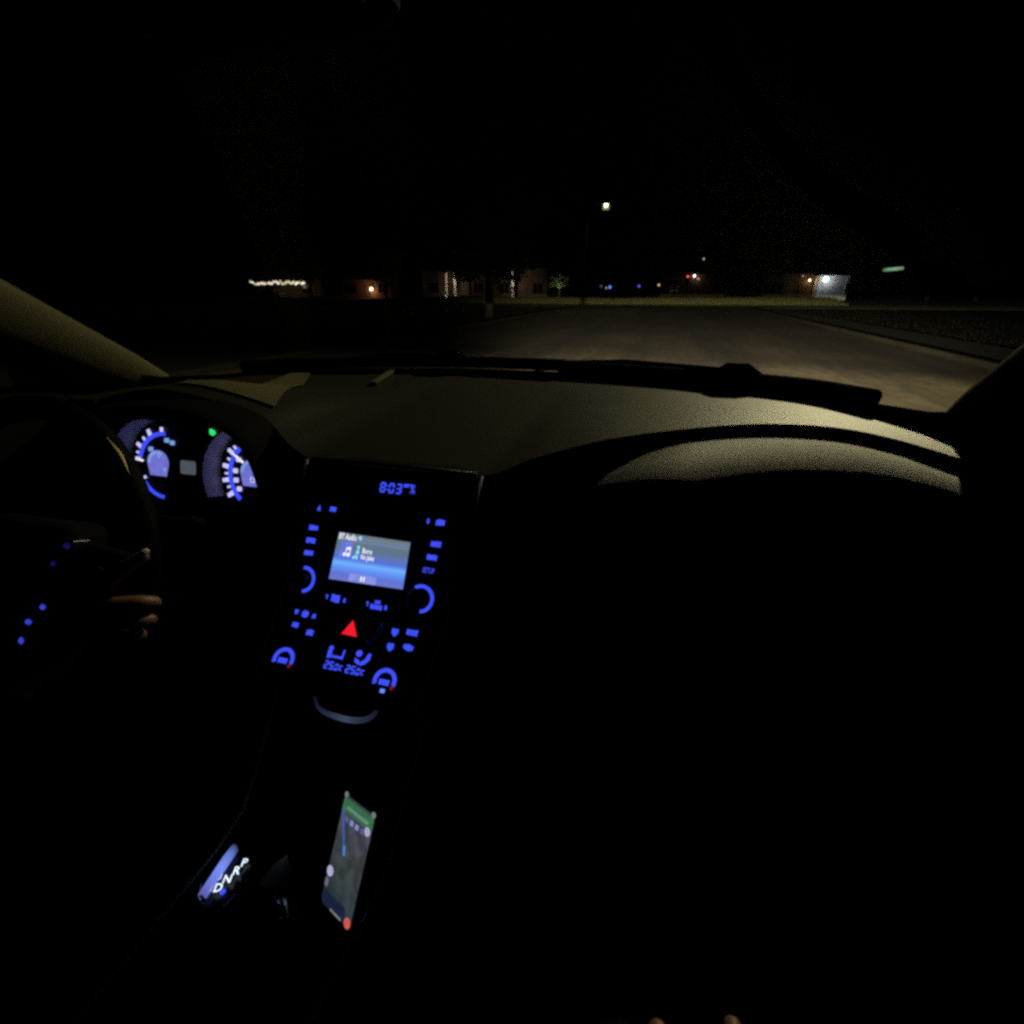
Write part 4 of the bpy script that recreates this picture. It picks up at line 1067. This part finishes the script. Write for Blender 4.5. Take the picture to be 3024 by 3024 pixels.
# shift gate: glowing strip that paints the letters' light on the trim, letters
FG = Frame((0, -.2865, .718), X=(1, 0, 0), D=(0, -1, 0))
b = MB(); b.prism(FG, [(-.1000, -.030), (-.0925, -.030), (-.0865, .026), (-.0925, .030)], .0, .010); cput(b, 'gate_strip_sheen', picture('painted gate sheen', 1, [(0, (.10, .10, .32)), (.25, (.15, .19, .70)), (.55, (.20, .28, .92)), (.85, (.12, .17, .55)), (1, (.03, .04, .12))]))
b = MB(); b.tube([FG.p(-.118, -.006, .012), FG.p(-.108, .010, .012), FG.p(-.0945, .027, .008), FG.p(-.083, .031, .004)], [.0015, .002, .002, .0015], 6); cput(b, 'gate_trim', M_CHROME)
GLET = glow('gear letters', (.75, .88, 1.0), 1.3)
Lfr = Frame((0, -.2865, .7205), X=(.93, .36, 0), D=(.36, -.93, 0))
def gear_letter(ch, x, y, s, m=GLET, w=1.0):
    d = Vector((x, y, .7205)) - Lfr.O
    b = MB(); text_mesh(b, Lfr, ch, d.dot(Lfr.X), d.dot(Lfr.D), s, .0012, w); cput(b, 'gear_letter', m)
for ch, x, y in (('P', -.0715, -.2690), ('R', -.0735, -.2795), ('N', -.0768, -.2905), ('D', -.0797, -.3015)): gear_letter(ch, x, y, .0135)
gear_letter('3', -.0868, -.2908, .0095, glow('gear letters dim', (.42, .58, 1.0), 1.0)); gear_letter('2', -.0880, -.3040, .0100, _mats['gear letters dim'])
b = MB(); b.plate(Lfr, -.0745, -.0690, .0110, .0175, .0, .0008); 
b = MB(); b.plate(FG, -.0750, -.0700, .0135, .0190, .001, .003, .001); cput(b, 'gear_marker', BLUE)
# gear lever
gl = empty('gear_lever', (0, 0, 0), parent=car)
b = MB(); b.tube([(-.005, -.335, .715), (.0, -.335, .76)], .010, 10); b.build('shaft', M_CHROME, gl)
b = MB(); b.tube([(-.02, -.332, .752), (.0, -.335, .765), (.02, -.337, .772), (.04, -.338, .770)], [.018, .028, .028, .016], 14); b.build('knob', M_LEATH, gl)
b = MB(); b.tube([(.018, -.322, .772), (.032, -.324, .776), (.044, -.331, .772)], [.007, .011, .006], 12); b.build('button', mat('polished button', (.75, .78, .72), .22, .5, metal=1.0, bump=0), gl)
b = MB(); b.lathe(Frame((-.005, -.335, .716), X=(1, 0, 0), D=(0, -1, 0)), 0, 0, [(.055, 0), (.045, .012), (.025, .022), (.014, .03)], 20); b.build('boot', M_LEATH, gl)

# ---- floor, seats ----------------------------------------------------
b = MB(); b.box((0, -.65, .33), (1.78, 3.0, .06)); b.build('floor', M_SEAT, car)
b = MB(); b.grid([[(x, smooth_curve(FRONT, x) + dy, z) for dy, z in ((.0, 1.163), (.025, 1.13), (.03, .80), (.03, .34))] for x in xr(-.87, .87, 40)]); b.build('bulkhead', M_RUB, car)
for s in (-1, 1):
    st = empty('seat', (0, 0, 0), parent=car)
    b = MB(); b.prism(Frame((s * .385 - .25, 0, 0), X=(0, 1, 0), D=(0, 0, -1)), [(-1.02, -.48), (-.45, -.48), (-.40, -.60), (-.42, -.665), (-.5, -.68), (-1.0, -.62)], 0, .5); b.build('seat_base', M_SEAT, st, bevel=.04)
    b = MB(); b.prism(Frame((s * .385 - .24, 0, 0), X=(0, 1, 0), D=(0, 0, -1)), [(-1.10, -.55), (-.96, -.60), (-1.10, -1.22), (-1.14, -1.27), (-1.22, -1.25)], 0, .48); b.build('backrest', M_SEAT, st, bevel=.04)
    b = MB(); b.box((s * .385, -1.19, 1.38), (.26, .09, .18)); b.build('headrest', M_SEAT, st, bevel=.035)
b = MB(); b.prism(Frame((-.68, 0, 0), X=(0, 1, 0), D=(0, 0, -1)), [(-1.9, -.45), (-1.45, -.45), (-1.40, -.62), (-1.75, -.62), (-1.95, -1.25), (-2.05, -1.25)], 0, 1.36); b.build('rear_bench', M_SEAT, car, bevel=.04)
b = MB(); b.grid([[(x, -2.1, z) for z in (.3, .7, 1.1, 1.3, 1.62)] for x in (-.8, -.4, 0, .4, .8)]); b.build('rear_panel', M_HEAD, car)
for s in (-1, 1):
    b = MB(); b.grid([[(s * (.85 - .12 * max(0, (z - 1.2) / .4)), y, z) for z in (.35, .8, 1.2, 1.62)] for y in (-.75, -1.4, -2.1)]); b.build('rear_side_panel', M_HEAD, car)

# ================================================================== phone in the tray
ph = empty('smartphone', (.03, -.19, .60), 'smartphone showing a navigation map, standing in the console tray', 'phone')
T0, T1, B0 = Vector((0, -.1548, .7332)), Vector((.0654, -.1819, .7445)), Vector((-.0104, -.2305, .6093))
PF = Frame(T0, X=tuple(T1 - T0), D=tuple((B0 - T0) - (B0 - T0).project(T1 - T0)))
PW, PH = .0721, .1455
b = MB(); b.plate(PF, -.001, PW + .001, -.001, PH + .001, -.009, 0, .009); b.build('body', M_GLOSSB, ph, bevel=.0015)
PHP = picture('phone map', 2, [(0, (.018, .026, .045)), (.12, (.030, .048, .060)), (.35, (.042, .058, .060)), (.6, (.062, .070, .078)), (.82, (.070, .076, .105)), (1, (.055, .085, .080))], 1.0, .45, 55)
b = MB(); b.plate(PF, .003, PW - .003, .003, PH - .003, .0006, .0012, .007); b.build('map_screen', PHP, ph)
PG = glow('phone green banner', (.035, .15, .065), 1.0); PGL = glow('phone banner text', (.13, .24, .20), 1.0); PB = glow('phone route', (.05, .10, .36), 1.0)
PBH = glow('phone route bright', (.09, .20, .65), 1.0); PWH = glow('phone white key', (.42, .40, .60), 1.0); PGR = glow('phone grey', (.16, .18, .19), 1.0); PR = glow('phone red key', (.62, .10, .085), 1.0); PBT = glow('phone tiles', (.22, .25, .60), 1.0)
b = MB(); b.plate(PF, .003, PW - .003, .006, .022, .0014, .0018, .003); b.build('banner', PG, ph)
b = MB(); b.plate(PF, .014, PW - .012, .0135, .0175, .0020, .0024); b.build('banner_text', PGL, ph)
for u in (.002, PW - .009): 
    b = MB(); b.plate(PF, u, u + .0075, -.0015, .0055, .0014, .0022, .003); b.build('status_mark', PGR, ph)
b = MB(); b.prism(PF, [(.003, .022), (.007, .022), (.030, .069), (.025, .070)], .0014, .0018); b.build('route_line', PB, ph)
b = MB(); b.prism(PF, [(.023, .061), (.027, .060), (.0305, .071), (.026, .072)], .0020, .0023); b.build('position_mark', PBH, ph)
for i in range(4):
    u = .014 + .0115 * i
    b = MB(); b.plate(PF, u, u + .007, .0265, .0330, .0014, .0018, .001); b.build('lane_tile', PBT if 0 < i < 3 else glow('phone tiles dim', (.10, .10, .24), 1.0), ph)
b = MB(); b.arc(PF, PW - .010, .0250, 0, .0055, 0, 360, .0014, .0022, 18); b.build('round_key', PWH, ph)
b = MB(); b.arc(PF, .0085, .1010, 0, .0065, 0, 360, .0014, .0022, 18); b.build('round_key', PWH, ph)
b = MB(); b.plate(PF, .003, .010, .111, .121, .0014, .0020, .002); b.build('speed_box', glow('phone speed', (.14, .12, .20), 1.0), ph)
b = MB(); b.plate(PF, .026, .050, .1395, .1420, .0014, .0020, .001); b.build('sheet_handle', PGR, ph)
b = MB(); b.arc(PF, PW - .0085, PH - .0085, 0, .0062, 0, 360, .0014, .0022, 18); b.build('end_key', PR, ph)
b = MB(); b.prism(PF, [(.004, .125), (.052, .125), (.060, .1415), (.006, .1415)], .0013, .00135); b.build('bottom_sheet', glow('phone sheet', (.010, .016, .045), 1.0), ph)

# ================================================================== people
def person(name, label, joints, edges, root, skin_verts_from, regions):
    """one continuous skin-modifier figure; regions give the material by joint"""
    names = list(joints)
    me = bpy.data.meshes.new('body')
    me.from_pydata([joints[k][0] for k in names], [(names.index(a), names.index(c)) for a, c in edges], [])
    o = bpy.data.objects.new(name, me); COL.objects.link(o)
    m = o.modifiers.new('skin', 'SKIN'); m.use_smooth_shade = True; m.branch_smoothing = .3
    for i, k in enumerate(names):
        sv = me.skin_vertices[0].data[i]; r = joints[k][1]
        sv.radius = r if isinstance(r, tuple) else (r, r)
        sv.use_root = k == root
    s = o.modifiers.new('sub', 'SUBSURF'); s.levels = 2; s.render_levels = 2
    bpy.context.view_layer.update()
    dg = bpy.context.evaluated_depsgraph_get()
    nm = bpy.data.meshes.new_from_object(o.evaluated_get(dg))
    o.modifiers.clear(); o.data = nm
    nm.materials.clear(); nm.materials.append(M_CLOTH); nm.materials.append(M_SKIN)
    sk = [Vector(joints[k][0]) for k in names if k in skin_verts_from]
    cl = [Vector(joints[k][0]) for k in names if k not in skin_verts_from]
    for p in nm.polygons:
        c = p.center
        a = min((c - q).length for q in sk); d = min((c - q).length for q in cl)
        p.material_index = 1 if a < d else 0
        p.use_smooth = True
    return tag(o, label, 'person')
X0 = -.385
D = {
 'pelvis': ((X0, -.86, .74), (.15, .12)), 'waist': ((X0, -.90, .92), (.145, .105)), 'chest': ((X0, -.92, 1.14), (.165, .115)), 'neckb': ((X0, -.93, 1.31), (.07, .07)),
 'neck': ((X0, -.91, 1.39), (.052, .055)), 'jaw': ((X0, -.875, 1.45), (.062, .075)), 'face': ((X0, -.875, 1.51), (.072, .092)), 'crown': ((X0, -.89, 1.585), (.062, .08)),
 'hipR': ((X0 + .10, -.80, .73), .09), 'kneeR': ((X0 + .16, -.36, .80), .062), 'shinR': ((X0 + .15, -.22, .60), .055), 'ankR': ((X0 + .14, -.05, .40), .038), 'toeR': ((X0 + .14, .10, .42), .035),
 'hipL': ((X0 - .10, -.80, .73), .09), 'kneeL': ((X0 - .15, -.36, .80), .062), 'shinL': ((X0 - .15, -.22, .60), .055), 'ankL': ((X0 - .14, -.08, .40), .038), 'toeL': ((X0 - .14, .06, .39), .035),
 'shR': ((X0 + .19, -.92, 1.24), .062), 'uaR': ((X0 + .23, -.80, 1.10), .052), 'elR': ((X0 + .21, -.63, .95), .045), 'faR': ((-.23, -.47, .95), .038), 'cuffR': (FW.p(.095, .125, .085), .031),
 'wrR': (FW.p(0.115, 0.100, 0.055), (.026, .020)),
 'palmR': (FW.p(0.140, 0.062, 0.038), (.030, .018)),
 'knR': (FW.p(0.150, 0.044, 0.034), (.028, .016)),
 'i1': (FW.p(0.158, 0.020, 0.030), 0.0112),
 'i2': (FW.p(0.176, 0.000, 0.034), 0.0103),
 'i3': (FW.p(0.196, -0.019, 0.030), 0.0091),
 'i4': (FW.p(0.211, -0.036, 0.017), 0.0071),
 'm1': (FW.p(0.164, 0.034, 0.032), 0.0109),
 'm2': (FW.p(0.190, 0.024, 0.036), 0.0103),
 'm3': (FW.p(0.211, 0.020, 0.021), 0.0091),
 'm4': (FW.p(0.213, 0.024, 0.000), 0.0075),
 'r1': (FW.p(0.162, 0.050, 0.032), 0.0107),
 'r2': (FW.p(0.188, 0.045, 0.036), 0.0100),
 'r3': (FW.p(0.208, 0.041, 0.021), 0.0089),
 'r4': (FW.p(0.210, 0.044, 0.001), 0.0073),
 'p1': (FW.p(0.156, 0.066, 0.034), 0.0098),
 'p2': (FW.p(0.180, 0.064, 0.036), 0.0089),
 'p3': (FW.p(0.199, 0.060, 0.022), 0.0080),
 'p4': (FW.p(0.201, 0.062, 0.004), 0.0066),
 't1': (FW.p(0.128, 0.040, 0.034), 0.0125),
 't2': (FW.p(0.140, 0.012, 0.032), 0.0108),
 't3': (FW.p(0.156, -0.012, 0.026), 0.009),
 'shL': ((X0 - .19, -.92, 1.24), .062), 'uaL': ((X0 - .24, -.80, 1.10), .052), 'elL': ((X0 - .24, -.62, .98), .045), 'faL': ((X0 - .22, -.42, 1.01), .036), 'wrL': ((X0 - .205, -.29, 1.04), (.026, .02)), 'palmL': ((X0 - .20, -.235, 1.06), (.032, .02)), 'knL': ((X0 - .20, -.205, 1.08), (.033, .018)),
}
E_ = [('pelvis', 'waist'), ('waist', 'chest'), ('chest', 'neckb'), ('neckb', 'neck'), ('neck', 'jaw'), ('jaw', 'face'), ('face', 'crown'),
      ('pelvis', 'hipR'), ('hipR', 'kneeR'), ('kneeR', 'shinR'), ('shinR', 'ankR'), ('ankR', 'toeR'), ('pelvis', 'hipL'), ('hipL', 'kneeL'), ('kneeL', 'shinL'), ('shinL', 'ankL'), ('ankL', 'toeL'),
      ('chest', 'shR'), ('shR', 'uaR'), ('uaR', 'elR'), ('elR', 'faR'), ('faR', 'cuffR'), ('cuffR', 'wrR'), ('wrR', 'palmR'), ('palmR', 'knR'),
      ('knR', 'i1'), ('i1', 'i2'), ('i2', 'i3'), ('i3', 'i4'), ('knR', 'm1'), ('m1', 'm2'), ('m2', 'm3'), ('m3', 'm4'), ('knR', 'r1'), ('r1', 'r2'), ('r2', 'r3'), ('r3', 'r4'),
      ('palmR', 'p1'), ('p1', 'p2'), ('p2', 'p3'), ('p3', 'p4'), ('palmR', 't1'), ('t1', 't2'), ('t2', 't3'),
      ('chest', 'shL'), ('shL', 'uaL'), ('uaL', 'elL'), ('elL', 'faL'), ('faL', 'wrL'), ('wrL', 'palmL'), ('palmL', 'knL')]
for k, (dx, dz) in enumerate(((-.012, .012), (-.004, -.002), (.002, -.016), (.006, -.030))):
    n0, n1, n2 = 'fl%da' % k, 'fl%db' % k, 'fl%dc' % k
    D[n0] = ((X0 - .213 , -.195, 1.088 + dz), .009); D[n1] = ((X0 - .214, -.172, 1.09 + dz), .0082); D[n2] = ((X0 - .196, -.164, 1.088 + dz), .0068)
    E_ += [('knL', n0), (n0, n1), (n1, n2)]
D['tlA'] = ((X0 - .175, -.222, 1.085), .0115); D['tlB'] = ((X0 - .172, -.206, 1.112), .0095); E_ += [('palmL', 'tlA'), ('tlA', 'tlB')]
SK = {k for k in D if k in ('neck', 'jaw', 'face', 'crown', 'wrR', 'palmR', 'knR', 'wrL', 'palmL', 'knL') or (len(k) == 2 and k[1].isdigit()) or k.startswith('fl') or k.startswith('tl')}
drv = person('person', 'driver in dark clothes with the right hand on the steering wheel', D, E_, 'pelvis', SK, None)
def head_bits(o, x, y, z):
    b = MB()
    rows = []
    for i in range(9):
        t_ = R(-8 + 98 * i / 8)
        rows.append([(x + .079 * math.cos(t_) * math.cos(R(a)), y - .012 + .099 * math.cos(t_) * math.sin(R(a)), z + .045 + .075 * math.sin(t_)) for a in range(160, 381, 15)])
    b.grid(rows); b.build('hair', M_HAIR, o, thick=.012)
    for s in (-1, 1):
        b = MB(); b.lathe(Frame((x + s * .030, y + .083, z + .012), 0, D=(0, 0, -1)), 0, 0, [(.012, .0), (.010, -.006), (.004, -.009)], 12); b.build('eye', M_NAIL, o)
        b = MB(); b.lathe(Frame((x + s * .078, y - .005, z), X=(0, 1, 0), D=(0, 0, -1)), 0, 0, [(.02, -.008), (.026, 0), (.016, .008)], 12); b.build('ear', M_SKIN, o)
    b = MB(); b.tube([(x, y + .088, z + .015), (x, y + .100, z - .010), (x, y + .110, z - .026), (x, y + .095, z - .032)], [.007, .010, .014, .010], 10); b.build('nose', M_SKIN, o)
    b = MB(); b.tube([(x - .025, y + .078, z - .052), (x, y + .086, z - .054), (x + .025, y + .078, z - .052)], [.004, .007, .004], 8); b.build('mouth', mat('lips', (.25, .09, .07), .5), o)
head_bits(drv, X0, -.875, 1.505)
b = MB(); b.tube([FW.p(.207, -.031, .0260), FW.p(.2105, -.036, .0232), FW.p(.213, -.040, .0195)], [.0030, .0042, .0025], 8); b.build('fingernail', M_NAIL, drv)

X1 = .42
P = {
 'pelvis': ((X1, -.90, .74), (.14, .12)), 'waist': ((X1, -.95, .92), (.13, .10)), 'chest': ((X1, -.97, 1.12), (.145, .10)), 'neckb': ((X1, -.98, 1.27), (.06, .06)),
 'neck': ((X1, -.96, 1.35), (.046, .05)), 'jaw': ((X1, -.93, 1.41), (.058, .07)), 'face': ((X1, -.93, 1.47), (.068, .088)), 'crown': ((X1, -.945, 1.545), (.06, .078)),
 'hipR': ((X1 + .09, -.82, .72), .085), 'thR': ((X1 + .085, -.55, .735), .074), 'kneeR': ((X1 + .072, -.29, .735), .056), 'shinR': ((X1 + .075, -.18, .58), .05), 'ankR': ((X1 + .075, -.02, .40), .036), 'toeR': ((X1 + .08, .12, .385), .034),
 'hipL': ((X1 - .09, -.82, .72), .085), 'thL': ((X1 - .06, -.55, .74), .074), 'kneeL': ((X1 - .025, -.285, .745), .054), 'shinL': ((X1 - .04, -.18, .58), .05), 'ankL': ((X1 - .05, -.02, .40), .036), 'toeL': ((X1 - .05, .12, .385), .034),
 'shR': ((X1 + .17, -.97, 1.20), .055), 'elR': ((X1 + .20, -.80, 1.02), .042), 'wrR': ((X1 + .12, -.66, 1.22), .026), 'haR': ((X1 + .06, -.645, 1.29), (.03, .02)),
 'shL': ((X1 - .17, -.97, 1.20), .055), 'elL': ((X1 - .19, -.78, .95), .042), 'wrL': ((X1 - .02, -.53, .865), .026), 'haL': ((X1 + .01, -.455, .872), (.034, .018)),
}
EP = [('pelvis', 'waist'), ('waist', 'chest'), ('chest', 'neckb'), ('neckb', 'neck'), ('neck', 'jaw'), ('jaw', 'face'), ('face', 'crown'),
      ('pelvis', 'hipR'), ('hipR', 'thR'), ('thR', 'kneeR'), ('kneeR', 'shinR'), ('shinR', 'ankR'), ('ankR', 'toeR'), ('pelvis', 'hipL'), ('hipL', 'thL'), ('thL', 'kneeL'), ('kneeL', 'shinL'), ('shinL', 'ankL'), ('ankL', 'toeL'),
      ('chest', 'shR'), ('shR', 'elR'), ('elR', 'wrR'), ('wrR', 'haR'), ('chest', 'shL'), ('shL', 'elL'), ('elL', 'wrL'), ('wrL', 'haL')]
for k in range(4):
    P['haR_f%da' % k] = ((X1 + .048, -.655, 1.285 + .018 * k), .0088); P['haR_f%db' % k] = ((X1 + .018, -.625, 1.288 + .018 * k), .0072)
    EP += [('haR', 'haR_f%da' % k), ('haR_f%da' % k, 'haR_f%db' % k)]
P['haR_t'] = ((X1 + .03, -.685, 1.30), .010); EP.append(('haR', 'haR_t'))
for k, (x_, tip) in enumerate(((-.013, -.352), (.004, -.377), (.020, -.379), (.038, -.335))):
    z_ = .886 if k in (0, 3) else .868
    P['haL_f%da' % k] = ((X1 + .005 + x_ * .8, -.415, .880), .0095); P['haL_f%db' % k] = ((X1 + x_, -.38, z_), .0088); P['haL_f%dc' % k] = ((X1 + x_ * 1.02, tip, z_ - .004), .0072)
    EP += [('haL', 'haL_f%da' % k), ('haL_f%da' % k, 'haL_f%db' % k), ('haL_f%db' % k, 'haL_f%dc' % k)]
P['haL_t'] = ((X1 - .035, -.43, .870), .0105); P['haL_u'] = ((X1 - .045, -.40, .862), .0088); EP += [('haL', 'haL_t'), ('haL_t', 'haL_u')]
pas = person('person', 'front passenger in the right seat, fingertips in the lap at the bottom edge', P, EP, 'pelvis', {k for k in P if k in ('neck', 'jaw', 'face', 'crown', 'wrR', 'wrL') or k.startswith('ha')}, None)
head_bits(pas, X1, -.93, 1.465)
